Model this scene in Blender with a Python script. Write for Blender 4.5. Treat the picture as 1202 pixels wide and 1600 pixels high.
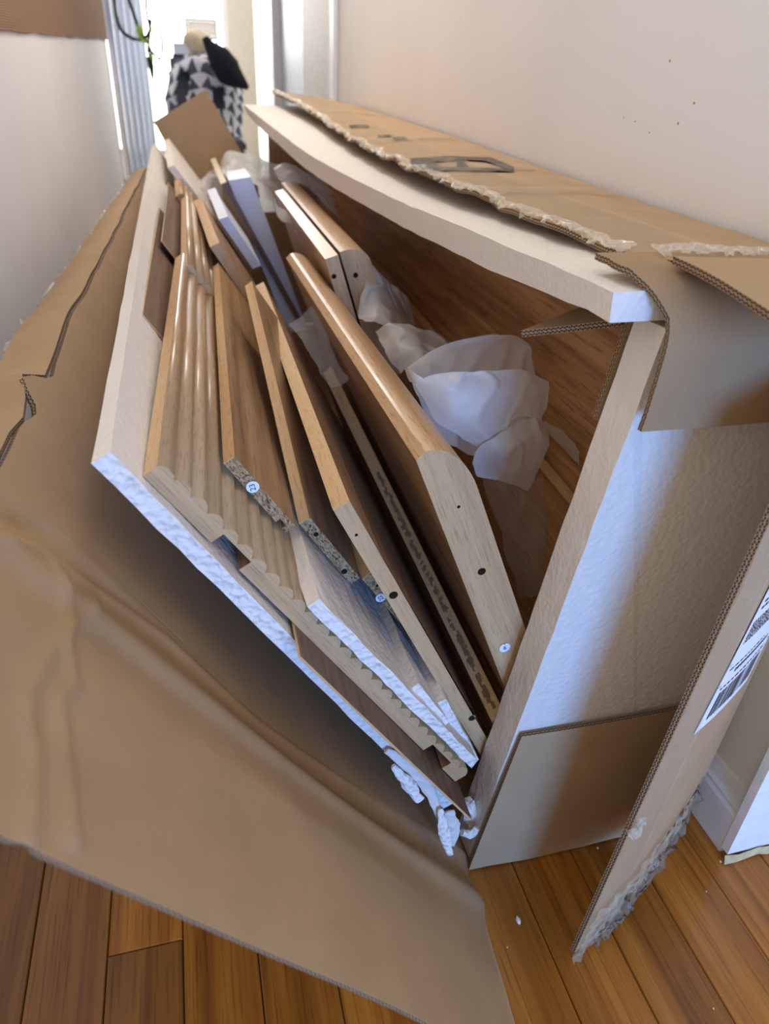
import bpy, bmesh, math, random
import numpy as np
from mathutils import Vector, Matrix, noise as mnoise

for o in list(bpy.data.objects):
    bpy.data.objects.remove(o)
SC = bpy.context.scene
COL = SC.collection
random.seed(7)
rng = np.random.default_rng(11)

# ------------------------------------------------------------------ camera
FP, CX, CY, CAMH = 1110.0, 601.0, 800.0, 0.85
_dn = np.array([510 - CX, 2611 - CY, FP]); _dn /= np.linalg.norm(_dn)
_up = -_dn
_y = np.array([262 - CX, 105 - CY, FP]); _y -= _up * (_y @ _up); _y /= np.linalg.norm(_y)
_x = np.cross(_y, _up)
M = np.stack([_x, _y, _up])                    # world = M @ camera(right, down, forward)
CAM = np.array([0, 0, CAMH])
cd = bpy.data.cameras.new('camera')
cam = bpy.data.objects.new('camera', cd); COL.objects.link(cam)
mw = Matrix.Identity(4)
for i in range(3):
    mw[i][0] = M[i, 0]; mw[i][1] = -M[i, 1]; mw[i][2] = -M[i, 2]; mw[i][3] = CAM[i]
cam.matrix_world = mw
cd.sensor_fit = 'VERTICAL'; cd.sensor_height = 36.0; cd.sensor_width = 27.0
cd.lens = FP / 1600 * 36
cd.clip_start = 0.02
cd.dof.use_dof = True
cd.dof.focus_distance = 0.74
cd.dof.aperture_fstop = 5.6
SC.camera = cam

# ------------------------------------------------------------------ world, lamps, exposure
W = bpy.data.worlds.new('World'); SC.world = W; W.use_nodes = True
bg = W.node_tree.nodes['Background']
bg.inputs[0].default_value = (1.0, 0.98, 0.95, 1); bg.inputs[1].default_value = 1.12
SC.view_settings.view_transform = 'Standard'
try: SC.view_settings.look = 'None'
except Exception: pass
SC.view_settings.gamma = 1.0
SC.view_settings.use_curve_mapping = False
SC.view_settings.exposure = -0.32

def area(name, loc, target, sx, sy, power, color):
    l = bpy.data.lights.new(name, 'AREA'); l.shape = 'RECTANGLE'; l.size = sx; l.size_y = sy
    l.energy = power; l.color = color
    o = bpy.data.objects.new(name, l); COL.objects.link(o)
    o.location = loc
    o.rotation_euler = (Vector(target) - Vector(loc)).to_track_quat('-Z', 'Y').to_euler()
    return o
area('ceiling_lamp_light', (0.44, 2.2, 2.3), (0.15, 2.2, 0), 0.5, 0.5, 23, (1.0, 0.965, 0.91))
area('room_window_light', (0.36, -1.75, 0.60), (0.32, 0.5, 0.4), 0.75, 0.7, 66, (0.13, 0.385, 1.0))

# ------------------------------------------------------------------ pixel rays -> world points (measuring the place)
def ray(px, py): return M @ np.array([px - CX, py - CY, FP])
def onY(px, py, Y): r = ray(px, py); return CAM + r * (Y / r[1])
def onX(px, py, X): r = ray(px, py); return CAM + r * (X / r[0])
def onZ(px, py, Z): r = ray(px, py); return CAM + r * ((Z - CAMH) / r[2])
def onP(px, py, p0, n):
    r = ray(px, py); return CAM + r * (((np.array(p0) - CAM) @ np.array(n)) / (r @ np.array(n)))
def V(*a): return np.array(a, float)

# ------------------------------------------------------------------ materials
def newmat(name):
    m = bpy.data.materials.new(name); m.use_nodes = True
    nt = m.node_tree; b = nt.nodes['Principled BSDF']
    return m, nt, b
def nd(nt, t, **kw):
    n = nt.nodes.new(t)
    for k, v in kw.items():
        if k in n.inputs: n.inputs[k].default_value = v
        else: setattr(n, k, v)
    return n
def lk(nt, a, b): nt.links.new(a, b)
def ramp(nt, fac, stops):
    r = nt.nodes.new('ShaderNodeValToRGB')
    e = r.color_ramp.elements
    while len(e) > len(stops): e.remove(e[-1])
    while len(e) < len(stops): e.new(0.5)
    for el, (p, c) in zip(e, stops):
        el.position = p; el.color = (c[0], c[1], c[2], 1)
    lk(nt, fac, r.inputs[0]); return r
def S(r, g, b):
    f = lambda c: (c / 255 / 12.92) if c / 255 <= 0.04045 else ((c / 255 + 0.055) / 1.055) ** 2.4
    return (f(r), f(g), f(b))
def uvmap(nt, sx, sy):
    tc = nt.nodes.new('ShaderNodeTexCoord'); mp = nt.nodes.new('ShaderNodeMapping')
    mp.inputs['Scale'].default_value = (sx, sy, 1); lk(nt, tc.outputs['UV'], mp.inputs[0]); return mp
def objmap(nt, s=(1, 1, 1)):
    tc = nt.nodes.new('ShaderNodeTexCoord'); mp = nt.nodes.new('ShaderNodeMapping')
    mp.inputs['Scale'].default_value = s; lk(nt, tc.outputs['Object'], mp.inputs[0]); return mp
def bump(nt, b, h, strength=0.2, dist=0.001):
    bn = nd(nt, 'ShaderNodeBump', Strength=strength, Distance=dist)
    lk(nt, h, bn.inputs['Height']); lk(nt, bn.outputs[0], b.inputs['Normal'])

def wood(name, dark, mid, light, rough=0.4, pore=240, spec=0.5, rand=0.0, ulen=12, pamt=0.8):
    m, nt, b = newmat(name)
    mp = uvmap(nt, ulen, pore); n1 = nd(nt, 'ShaderNodeTexNoise', Scale=1.0, Detail=3.0, Roughness=0.6)
    lk(nt, mp.outputs[0], n1.inputs['Vector'])
    mp2 = uvmap(nt, 1.6, 38); n2 = nd(nt, 'ShaderNodeTexNoise', Scale=1.0, Detail=4.0, Distortion=0.6)
    lk(nt, mp2.outputs[0], n2.inputs['Vector'])
    r2 = ramp(nt, n2.outputs[0], [(0.3, dark), (0.52, mid), (0.72, light)])
    r1 = ramp(nt, n1.outputs[0], [(0.32, (0.5, 0.44, 0.38)), (0.47, (1, 1, 1))])
    mx = nd(nt, 'ShaderNodeMix', data_type='RGBA', blend_type='MULTIPLY')
    mx.inputs[0].default_value = pamt
    lk(nt, r2.outputs[0], mx.inputs[6]); lk(nt, r1.outputs[0], mx.inputs[7])
    out = mx.outputs[2]
    if rand:
        oi = nt.nodes.new('ShaderNodeObjectInfo')
        rr = ramp(nt, oi.outputs['Random'], [(0.0, (1 - rand, 1 - rand * 1.05, 1 - rand * 1.1)), (1.0, (1 + rand, 1 + rand, 1 + rand))])
        m2 = nd(nt, 'ShaderNodeMix', data_type='RGBA', blend_type='MULTIPLY'); m2.inputs[0].default_value = 1
        lk(nt, out, m2.inputs[6]); lk(nt, rr.outputs[0], m2.inputs[7]); out = m2.outputs[2]
    lk(nt, out, b.inputs['Base Color'])
    b.inputs['Roughness'].default_value = rough
    b.inputs['Specular IOR Level'].default_value = spec
    bump(nt, b, n1.outputs[0], 0.12, 0.0006)
    return m

def plain(name, col, rough=0.6, noise_amt=0.06, nscale=40, bstr=0.0, bscale=200, spec=0.4, metal=0.0):
    m, nt, b = newmat(name)
    mp = objmap(nt); n = nd(nt, 'ShaderNodeTexNoise', Scale=nscale, Detail=4.0); lk(nt, mp.outputs[0], n.inputs['Vector'])
    c0 = tuple(c * (1 - noise_amt) for c in col); c1 = tuple(min(1, c * (1 + noise_amt)) for c in col)
    r = ramp(nt, n.outputs[0], [(0.3, c0), (0.7, c1)]); lk(nt, r.outputs[0], b.inputs['Base Color'])
    b.inputs['Roughness'].default_value = rough; b.inputs['Specular IOR Level'].default_value = spec
    b.inputs['Metallic'].default_value = metal
    if bstr:
        n2 = nd(nt, 'ShaderNodeTexNoise', Scale=bscale, Detail=3.0); lk(nt, mp.outputs[0], n2.inputs['Vector'])
        bump(nt, b, n2.outputs[0], bstr, 0.001)
    return m

def foam_mat(name, col, scale=190, bs=0.5, dist=0.0016):
    m, nt, b = newmat(name)
    mp = objmap(nt)
    v = nd(nt, 'ShaderNodeTexVoronoi', Scale=scale, feature='SMOOTH_F1'); lk(nt, mp.outputs[0], v.inputs['Vector'])
    n = nd(nt, 'ShaderNodeTexNoise', Scale=90.0, Detail=3.0); lk(nt, mp.outputs[0], n.inputs['Vector'])
    ad = nd(nt, 'ShaderNodeMath', operation='ADD'); lk(nt, v.outputs['Distance'], ad.inputs[0]); lk(nt, n.outputs[0], ad.inputs[1])
    bump(nt, b, ad.outputs[0], bs, dist)
    r = ramp(nt, n.outputs[0], [(0.3, tuple(c * 0.95 for c in col)), (0.7, col)])
    lk(nt, r.outputs[0], b.inputs['Base Color'])
    b.inputs['Roughness'].default_value = 0.62
    b.inputs['Specular IOR Level'].default_value = 0.35
    return m

def card_mat(name, col, rough=0.75):
    m, nt, b = newmat(name)
    mp = uvmap(nt, 14, 14); n = nd(nt, 'ShaderNodeTexNoise', Scale=1.0, Detail=6.0, Roughness=0.6); lk(nt, mp.outputs[0], n.inputs['Vector'])
    mp2 = uvmap(nt, 900, 900); n2 = nd(nt, 'ShaderNodeTexNoise', Scale=1.0, Detail=2.0); lk(nt, mp2.outputs[0], n2.inputs['Vector'])
    r = ramp(nt, n.outputs[0], [(0.25, tuple(c * 0.9 for c in col)), (0.75, tuple(c * 1.08 for c in col))])
    r2 = ramp(nt, n2.outputs[0], [(0.3, (0.9, 0.9, 0.9)), (0.7, (1.05, 1.05, 1.05))])
    mx = nd(nt, 'ShaderNodeMix', data_type='RGBA', blend_type='MULTIPLY'); mx.inputs[0].default_value = 1
    lk(nt, r.outputs[0], mx.inputs[6]); lk(nt, r2.outputs[0], mx.inputs[7])
    lk(nt, mx.outputs[2], b.inputs['Base Color'])
    b.inputs['Roughness'].default_value = rough; b.inputs['Specular IOR Level'].default_value = 0.3
    mp3 = uvmap(nt, 3, 160); n3 = nd(nt, 'ShaderNodeTexNoise', Scale=1.0, Detail=1.0); lk(nt, mp3.outputs[0], n3.inputs['Vector'])
    bump(nt, b, n3.outputs[0], 0.08, 0.0008)
    return m

def card_edge_mat(name, paper, gap):
    """double-wall corrugation on a cut edge: UV u = metres along the edge, v = 0..1 across the thickness"""
    m, nt, b = newmat(name)
    tc = nt.nodes.new('ShaderNodeTexCoord'); sp = nt.nodes.new('ShaderNodeSeparateXYZ'); lk(nt, tc.outputs['UV'], sp.inputs[0])
    def mt(op, a, c=None):
        n = nd(nt, 'ShaderNodeMath', operation=op)
        for i, q in enumerate((a, c)):
            if q is None: continue
            if isinstance(q, (int, float)): n.inputs[i].default_value = q
            else: lk(nt, q, n.inputs[i])
        return n.outputs[0]
    v2 = mt('MULTIPLY', sp.outputs[1], 2.0); vf = mt('FRACT', v2); row = mt('FLOOR', v2)
    ph = mt('ADD', mt('MULTIPLY', sp.outputs[0], 2 * math.pi / 0.0052), mt('MULTIPLY', row, 1.7))
    wv = mt('ADD', mt('MULTIPLY', mt('SINE', ph), 0.38), 0.5)
    d = mt('ABSOLUTE', mt('SUBTRACT', vf, wv))
    a1 = mt('LESS_THAN', d, 0.15)
    a2 = mt('GREATER_THAN', mt('ABSOLUTE', mt('SUBTRACT', vf, 0.5)), 0.38)
    f = mt('MAXIMUM', a1, a2)
    mx = nd(nt, 'ShaderNodeMix', data_type='RGBA'); lk(nt, f, mx.inputs[0])
    mx.inputs[6].default_value = (*gap, 1); mx.inputs[7].default_value = (*paper, 1)  # flute hollows coloured dark brown, standing in for the shade inside them
    lk(nt, mx.outputs[2], b.inputs['Base Color']); b.inputs['Roughness'].default_value = 0.85
    b.inputs['Specular IOR Level'].default_value = 0.2
    bump(nt, b, f, 0.6, 0.001)
    return m

def film_mat(name, col, alpha, rough, fine=300, bs=0.3):
    m, nt, b = newmat(name)
    b.inputs['Base Color'].default_value = (*col, 1)
    b.inputs['Roughness'].default_value = rough
    b.inputs['Specular IOR Level'].default_value = 0.6
    mp = objmap(nt); n = nd(nt, 'ShaderNodeTexNoise', Scale=fine, Detail=3.0); lk(nt, mp.outputs[0], n.inputs['Vector'])
    n0 = nd(nt, 'ShaderNodeTexNoise', Scale=fine / 8, Detail=2.0); lk(nt, mp.outputs[0], n0.inputs['Vector'])
    ad = nd(nt, 'ShaderNodeMath', operation='ADD'); lk(nt, n.outputs[0], ad.inputs[0]); lk(nt, n0.outputs[0], ad.inputs[1])
    bump(nt, b, ad.outputs[0], bs, 0.0012)
    tr = nt.nodes.new('ShaderNodeBsdfTranslucent'); tr.inputs[0].default_value = (*col, 1)
    tp = nt.nodes.new('ShaderNodeBsdfTransparent')
    m1 = nt.nodes.new('ShaderNodeMixShader'); m1.inputs[0].default_value = 0.35
    lk(nt, b.outputs[0], m1.inputs[1]); lk(nt, tr.outputs[0], m1.inputs[2])
    m2 = nt.nodes.new('ShaderNodeMixShader'); m2.inputs[0].default_value = alpha
    lk(nt, tp.outputs[0], m2.inputs[1]); lk(nt, m1.outputs[0], m2.inputs[2])
    lk(nt, m2.outputs[0], nt.nodes['Material Output'].inputs[0])
    return m

def chip_mat(name):
    m, nt, b = newmat(name)
    mp = uvmap(nt, 330, 800)
    v = nd(nt, 'ShaderNodeTexVoronoi', Scale=1.0, Randomness=1.0); lk(nt, mp.outputs[0], v.inputs['Vector'])
    bw = nd(nt, 'ShaderNodeRGBToBW'); lk(nt, v.outputs['Color'], bw.inputs[0])
    n = nd(nt, 'ShaderNodeTexNoise', Scale=3.0, Detail=4.0); lk(nt, mp.outputs[0], n.inputs['Vector'])
    ad = nd(nt, 'ShaderNodeMath', operation='MULTIPLY'); lk(nt, bw.outputs[0], ad.inputs[0]); lk(nt, n.outputs[0], ad.inputs[1])
    r = ramp(nt, ad.outputs[0], [(0.05, S(82, 58, 38)), (0.16, S(146, 112, 76)), (0.3, S(186, 150, 106)), (0.5, S(216, 184, 138))])
    lk(nt, r.outputs[0], b.inputs['Base Color']); b.inputs['Roughness'].default_value = 0.85
    bump(nt, b, ad.outputs[0], 0.8, 0.0015)
    return m

CARD = card_mat('cardboard_kraft', S(166, 135, 99))
CARD_OUT = card_mat('cardboard_outside', S(180, 149, 112))
CEDGE = card_edge_mat('cardboard_cut_edge', S(170, 140, 108), S(62, 46, 33))
FOAM = foam_mat('foam_white', S(232, 222, 210))
FOAM_R = foam_mat('foam_torn', S(238, 230, 220), 150, 1.0, 0.004)
OAK_EDGE = wood('oak_edge_band', S(196, 152, 102), S(212, 172, 122), S(222, 186, 138), 0.42, 520, ulen=45, pamt=0.6)
OAK_END = wood('oak_end_face', S(176, 140, 98), S(196, 160, 114), S(208, 174, 128), 0.55, 950, ulen=28, pamt=0.75)
OAK_FACE = wood('oak_dark_face', S(134, 100, 68), S(166, 128, 90), S(186, 148, 106), 0.42, 170)
OAK_FLUTE = wood('oak_fluted_front', S(152, 114, 72), S(174, 134, 88), S(190, 152, 104), 0.30, 500, 0.9, ulen=40, pamt=0.6)
OAK_NOSE = wood('oak_bullnose', S(176, 136, 92), S(196, 156, 110), S(210, 172, 128), 0.34, 420, 0.6, ulen=40)
OAK_PANEL = wood('oak_warm_panel', S(146, 100, 60), S(180, 128, 80), S(202, 150, 100), 0.5, 150)
HARD = wood('hardboard_brown', S(104, 78, 58), S(122, 94, 72), S(134, 104, 80), 0.55, 120)
CHIP = chip_mat('chipboard_raw')
HOLE = plain('drilled_hole_wood', S(70, 52, 38), 0.9)
TAPE = film_mat('packing_tape', S(232, 220, 192), 0.30, 0.08, 160, 0.8)
TAPE_W = film_mat('packing_tape_crumpled', S(250, 246, 232), 0.42, 0.05, 160, 1.0)
WRAP = film_mat('foam_wrap_sheet', S(246, 242, 236), 0.78, 0.2, 500, 0.7)
WRAP_T = film_mat('foam_wrap_thin', S(236, 232, 228), 0.55, 0.2, 500, 0.7)
WRAP_D = film_mat('foam_wrap_sheer', S(226, 220, 212), 0.32, 0.25, 500, 0.6)
WHITE_PAPER = plain('label_paper', S(236, 238, 242), 0.5, 0.02)
INK = plain('print_ink', S(48, 46, 46), 0.6, 0.02)
INK_SOFT = plain('print_ink_faded', S(92, 80, 66), 0.7, 0.1)
WALL_R = plain('wall_paint_cream', S(240, 233, 226), 0.72, 0.02, 3, 0.1, 300)
WALL_L = plain('wall_paint_left', S(238, 233, 228), 0.72, 0.02, 3, 0.1, 300)
TRIM = plain('trim_paint_white', S(228, 226, 224), 0.45, 0.04, 30, 0.15, 80)
FLOORBASE = plain('subfloor_dark', S(40, 24, 14), 0.9)
PLANK = wood('oak_plank', S(122, 72, 20), S(160, 100, 34), S(182, 122, 48), 0.26, 260, 0.35, 0.2, ulen=8)
PLANK_D = wood('oak_plank_dark', S(92, 54, 18), S(122, 76, 28), S(140, 92, 38), 0.3, 260, 0.35, 0.15, ulen=8)  # darker oak tone, used on the left plank columns

# ------------------------------------------------------------------ object helpers
def tag(o, label=None, cat=None, group=None, kind=None):
    if label: o['label'] = label
    if cat: o['category'] = cat
    if group: o['group'] = group
    if kind: o['kind'] = kind
    return o
def thing(name, label, cat, base, group=None):
    o = bpy.data.objects.new(name, None); COL.objects.link(o); o.empty_display_size = 0.05
    o.location = Vector([float(c) for c in base]); o['_b'] = [float(c) for c in base]
    tag(o, label, cat, group)
    return o
def base_of(p):
    b = np.zeros(3)
    while p is not None:
        b = b + np.array(p.location); p = p.parent
    return b
def mesh(name, verts, faces, mats, fm=None, uvs=None, parent=None, smooth=None, origin=None):
    """verts in world metres; uvs: one (u,v) per face corner"""
    verts = np.array(verts, float)
    b = base_of(parent) if parent is not None else (np.array(origin, float) if origin is not None else np.array([verts[:, 0].mean(), verts[:, 1].mean(), verts[:, 2].min()]))
    me = bpy.data.meshes.new(name)
    me.from_pydata([tuple(v) for v in (verts - b)], [], [tuple(int(i) for i in f) for f in faces])
    if not isinstance(mats, (list, tuple)): mats = [mats]
    for m in mats: me.materials.append(m)
    if fm is not None: me.polygons.foreach_set('material_index', list(fm))
    if smooth is not None:
        me.polygons.foreach_set('use_smooth', [bool(smooth)] * len(me.polygons) if isinstance(smooth, bool) else list(smooth))
    ul = me.uv_layers.new(name='UVMap')
    if uvs is not None:
        flat = np.array([c for f in uvs for c in f], float).ravel()
        ul.data.foreach_set('uv', flat)
    me.update()
    o = bpy.data.objects.new(name, me); COL.objects.link(o)
    if parent is not None: o.parent = parent
    else: o.location = Vector(b)
    return o
def fix_normals(o):
    bm = bmesh.new(); bm.from_mesh(o.data); bmesh.ops.recalc_face_normals(bm, faces=bm.faces); bm.to_mesh(o.data); bm.free()
    return o

def prism(name, prof, off, mats, parent=None, seg=None, cap=0, capfar=None, smooth_segs=(), holes=(), origin=None, uvshift=None):
    """prof: N points of the near end (closed loop, 3D); off: vector to the far end.
    seg: material slot of each side; holes: (centre3D, radius, depth) drilled into the near cap."""
    prof = np.array(prof, float); N = len(prof); off = np.array(off, float); L = np.linalg.norm(off)
    if uvshift is None: uvshift = random.uniform(0, 20)
    verts = list(prof) + list(prof + off)
    faces, fm, uvs, sm = [], [], [], []
    d = np.concatenate([[0], np.cumsum(np.linalg.norm(np.roll(prof, -1, 0) - prof, axis=1))])
    for i in range(N):
        j = (i + 1) % N
        faces.append((i, j, N + j, N + i)); fm.append(seg[i] if seg else 0)
        uvs.append([(uvshift, d[i] + uvshift), (uvshift, d[i + 1] + uvshift), (uvshift + L, d[i + 1] + uvshift), (uvshift + L, d[i] + uvshift)])
        sm.append(i in smooth_segs)
    # cap frame: u along the longest extent
    c = prof.mean(0); q = prof - c
    uu, ss, vt = np.linalg.svd(q, full_matrices=False); a1, a2 = vt[0], vt[1]
    cuv = lambda p: (float((p - c) @ a1) + uvshift, float((p - c) @ a2) + uvshift)
    if not holes:
        faces.append(tuple(range(N - 1, -1, -1))); fm.append(cap); uvs.append([cuv(prof[k]) for k in range(N - 1, -1, -1)]); sm.append(False)
    faces.append(tuple(range(N, 2 * N))); fm.append(cap if capfar is None else capfar); uvs.append([cuv(prof[k]) for k in range(N)]); sm.append(False)
    if holes:
        bm = bmesh.new(); bv = [bm.verts.new(Vector(p)) for p in prof]
        edges = [bm.edges.new((bv[k], bv[(k + 1) % N])) for k in range(N)]
        hv = []
        ax = off / L
        for (hc, hr, hd) in holes:
            hc = np.array(hc); ring = []
            for k in range(12):
                a = 2 * math.pi * k / 12
                ring.append(hc + hr * (math.cos(a) * a1 + math.sin(a) * a2))
            hv.append((ring, hd))
            rb = [bm.verts.new(Vector(p)) for p in ring]
            edges += [bm.edges.new((rb[k], rb[(k + 1) % 12])) for k in range(12)]
        bmesh.ops.triangle_fill(bm, use_beauty=True, use_dissolve=False, edges=edges)
        bm.verts.index_update()
        n0 = len(verts)
        verts += [np.array(v.co) for v in bm.verts]
        for f in bm.faces:
            ids = [v.index for v in f.verts]
            cen = np.array(f.calc_center_median())
            if any(np.linalg.norm(cen - np.array(h[0])) < h[1] * 0.9 for h in holes): continue
            faces.append([n0 + k for k in ids]); fm.append(cap); uvs.append([cuv(np.array(v.co)) for v in f.verts]); sm.append(False)
        bm.free()
        hslot = len(mats)
        for ring, hd in hv:
            n1 = len(verts); verts += ring; verts += [p + ax * hd for p in ring]
            for k in range(12):
                j = (k + 1) % 12
                faces.append((n1 + k, n1 + j, n1 + 12 + j, n1 + 12 + k)); fm.append(hslot); uvs.append([(0, 0)] * 4); sm.append(True)
            faces.append(tuple(n1 + 12 + k for k in range(12))); fm.append(hslot); uvs.append([(0, 0)] * 12); sm.append(False)
        mats = list(mats) + [HOLE]
    o = mesh(name, verts, faces, mats, fm, uvs, parent, sm, origin)
    return fix_normals(o)

def sheet(name, G, t, mats, parent=None, origin=None, smooth=True, flip=False):
    """thick sheet from a grid G[nu, nv, 3]; mats = [front, back, edge]; front is on +normal side"""
    G = np.array(G, float); nu, nv = G.shape[:2]
    du = np.gradient(G, axis=0); dv = np.gradient(G, axis=1)
    n = np.cross(du, dv); n /= np.maximum(np.linalg.norm(n, axis=2, keepdims=True), 1e-9)
    if flip: n = -n
    B = G - n * t
    verts = list(G.reshape(-1, 3)) + list(B.reshape(-1, 3)); K = nu * nv
    lu = np.concatenate([[0], np.cumsum(np.linalg.norm(np.diff(G.mean(1), axis=0), axis=1))])
    lv = np.concatenate([[0], np.cumsum(np.linalg.norm(np.diff(G.mean(0), axis=0), axis=1))])
    faces, fm, uvs, sm = [], [], [], []
    ix = lambda i, j: i * nv + j
    for i in range(nu - 1):
        for j in range(nv - 1):
            q = [(i, j), (i + 1, j), (i + 1, j + 1), (i, j + 1)]
            fu = [(lu[a], lv[b]) for a, b in q]
            f1 = [ix(a, b) for a, b in q]; f2 = [K + ix(a, b) for a, b in q]
            if flip: f1 = f1[::-1]; fu1 = fu[::-1]
            else: fu1 = fu
            faces.append(f1); fm.append(0); uvs.append(fu1); sm.append(smooth)
            f2 = f2[::-1] if not flip else f2
            faces.append(f2); fm.append(1); uvs.append(fu[::-1] if not flip else fu); sm.append(smooth)
    loop = [(i, 0) for i in range(nu)] + [(nu - 1, j) for j in range(1, nv)] + [(i, nv - 1) for i in range(nu - 2, -1, -1)] + [(0, j) for j in range(nv - 2, 0, -1)]
    acc = 0.0
    P = len(loop)
    for k in range(P):
        a, b = loop[k], loop[(k + 1) % P]
        l = np.linalg.norm(G[a] - G[b])
        n0 = len(verts)
        verts += [G[a], G[b], B[b], B[a]]
        f = [n0, n0 + 1, n0 + 2, n0 + 3]; u = [(acc, 0), (acc + l, 0), (acc + l, 1), (acc, 1)]
        if not flip: f = f[::-1]; u = u[::-1]
        faces.append(f); fm.append(2); uvs.append(u); sm.append(False)
        acc += l
    return mesh(name, verts, faces, mats, fm, uvs, parent, sm, origin)

def surf(name, G, mat, parent=None, origin=None, smooth=True):
    """thin film: one-sheet surface"""
    G = np.array(G, float); nu, nv = G.shape[:2]
    faces = [(i * nv + j, (i + 1) * nv + j, (i + 1) * nv + j + 1, i * nv + j + 1) for i in range(nu - 1) for j in range(nv - 1)]
    uvs = [[(a / nu, b / nv) for a, b in ((i, j), (i + 1, j), (i + 1, j + 1), (i, j + 1))] for i in range(nu - 1) for j in range(nv - 1)]
    return mesh(name, G.reshape(-1, 3), faces, mat, None, uvs, parent, smooth, origin)

def box(name, lo, hi, mat, parent=None, origin=None, bev=0.0):
    lo = np.array(lo, float); hi = np.array(hi, float)
    bm = bmesh.new()
    r = bmesh.ops.create_cube(bm, size=1.0)
    for v in bm.verts: v.co = Vector([lo[i] + (v.co[i] + 0.5) * (hi[i] - lo[i]) for i in range(3)])
    if bev: bmesh.ops.bevel(bm, geom=list(bm.edges), offset=bev, segments=2, affect='EDGES')
    bm.verts.index_update()
    verts = [np.array(v.co) for v in bm.verts]; faces = [[v.index for v in f.verts] for f in bm.faces]
    uvs = []
    for f in bm.faces:
        n = f.normal; a = max(range(3), key=lambda k: abs(n[k])); ax = [k for k in (1, 2, 0) if k != a]
        uvs.append([(v.co[ax[0]], v.co[ax[1]]) for v in f.verts])
    bm.free()
    return mesh(name, verts, faces, mat, None, uvs, parent, False, origin)

def interp(pts, n, smooth=True):
    """resample a polyline of ND points to n points by arc length (Catmull-Rom when smooth)"""
    pts = np.array(pts, float)
    if smooth and len(pts) > 2:
        P = np.vstack([2 * pts[0] - pts[1], pts, 2 * pts[-1] - pts[-2]]); out = []
        for i in range(1, len(P) - 2):
            for t in np.linspace(0, 1, 12, endpoint=False):
                p0, p1, p2, p3 = P[i - 1], P[i], P[i + 1], P[i + 2]
                out.append(0.5 * ((2 * p1) + (-p0 + p2) * t + (2 * p0 - 5 * p1 + 4 * p2 - p3) * t ** 2 + (-p0 + 3 * p1 - 3 * p2 + p3) * t ** 3))
        out.append(pts[-1]); pts = np.array(out)
    s = np.concatenate([[0], np.cumsum(np.linalg.norm(np.diff(pts, axis=0), axis=1))])
    q = np.linspace(0, s[-1], n)
    return np.stack([np.interp(q, s, pts[:, k]) for k in range(pts.shape[1])], 1)
def loft(rows, nu, nv, smooth=True):
    """grid from a list of control rows (each a list of 3D points)"""
    R = np.array([interp(r, nv, smooth) for r in rows])
    return np.stack([interp(R[:, j], nu, smooth) for j in range(nv)], 1)
def nz(p, s, seed=0.0): return mnoise.noise(Vector((p[0] * s + seed, p[1] * s - seed, p[2] * s + 2 * seed)))
def wobble(G, amp, s, seed=0.0, axis=None):
    G = np.array(G, float)
    for idx in np.ndindex(G.shape[:-1]):
        p = G[idx].copy()
        if axis is None:
            G[idx] += amp * np.array([nz(p, s, seed), nz(p, s, seed + 11.3), nz(p, s, seed + 23.7)])
        else:
            G[idx] += amp * nz(p, s, seed) * np.array(axis)
    return G
def tube(name, pts, r, mat, parent=None, origin=None, n=8, closed_ends=True):
    pts = np.array(pts, float); N = len(pts)
    rr = r if hasattr(r, '__len__') else [r] * N
    T = np.gradient(pts, axis=0); T /= np.linalg.norm(T, axis=1, keepdims=True)
    up = np.array([0, 0, 1.0]) if abs(T[0][2]) < 0.9 else np.array([1.0, 0, 0])
    verts, faces = [], []
    for i in range(N):
        a = np.cross(T[i], up); a /= np.linalg.norm(a); b = np.cross(a, T[i])
        for k in range(n):
            th = 2 * math.pi * k / n; verts.append(pts[i] + rr[i] * (math.cos(th) * a + math.sin(th) * b))
    for i in range(N - 1):
        for k in range(n):
            j = (k + 1) % n; faces.append((i * n + k, i * n + j, (i + 1) * n + j, (i + 1) * n + k))
    if closed_ends: faces += [tuple(range(n - 1, -1, -1)), tuple((N - 1) * n + k for k in range(n))]
    return mesh(name, verts, faces, mat, None, None, parent, True, origin)
def disc(name, c, r, ax1, ax2, th, mat, parent, n=24):
    ax1 = np.array(ax1) / np.linalg.norm(ax1); ax2 = np.array(ax2) - ax1 * (np.array(ax2) @ ax1); ax2 /= np.linalg.norm(ax2)
    nn = np.cross(ax1, ax2); pr = [c + r * (math.cos(2 * math.pi * k / n) * ax1 + math.sin(2 * math.pi * k / n) * ax2) for k in range(n)]
    return prism(name, pr, nn * th, [mat], parent)
def text_mesh(name, s, c, size, ax1, ax2, mat, parent, th=0.0002):
    """lettering centred on c, reading along ax1, up along ax2"""
    cu = bpy.data.curves.new(name, 'FONT'); cu.body = s; cu.size = size; cu.align_x = 'CENTER'; cu.align_y = 'CENTER'; cu.resolution_u = 3
    to = bpy.data.objects.new(name, cu); COL.objects.link(to)
    bpy.context.view_layer.update()
    me = bpy.data.meshes.new_from_object(to.evaluated_get(bpy.context.evaluated_depsgraph_get()))
    bpy.data.objects.remove(to); bpy.data.curves.remove(cu)
    ax1 = np.array(ax1) / np.linalg.norm(ax1); ax2 = np.array(ax2) - ax1 * (np.array(ax2) @ ax1); ax2 /= np.linalg.norm(ax2)
    vs = [c + v.co.x * ax1 + v.co.y * ax2 for v in me.vertices]; fs = [tuple(p.vertices) for p in me.polygons]
    bpy.data.meshes.remove(me)
    return mesh(name, vs, fs, mat, None, None, parent, False)

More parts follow.
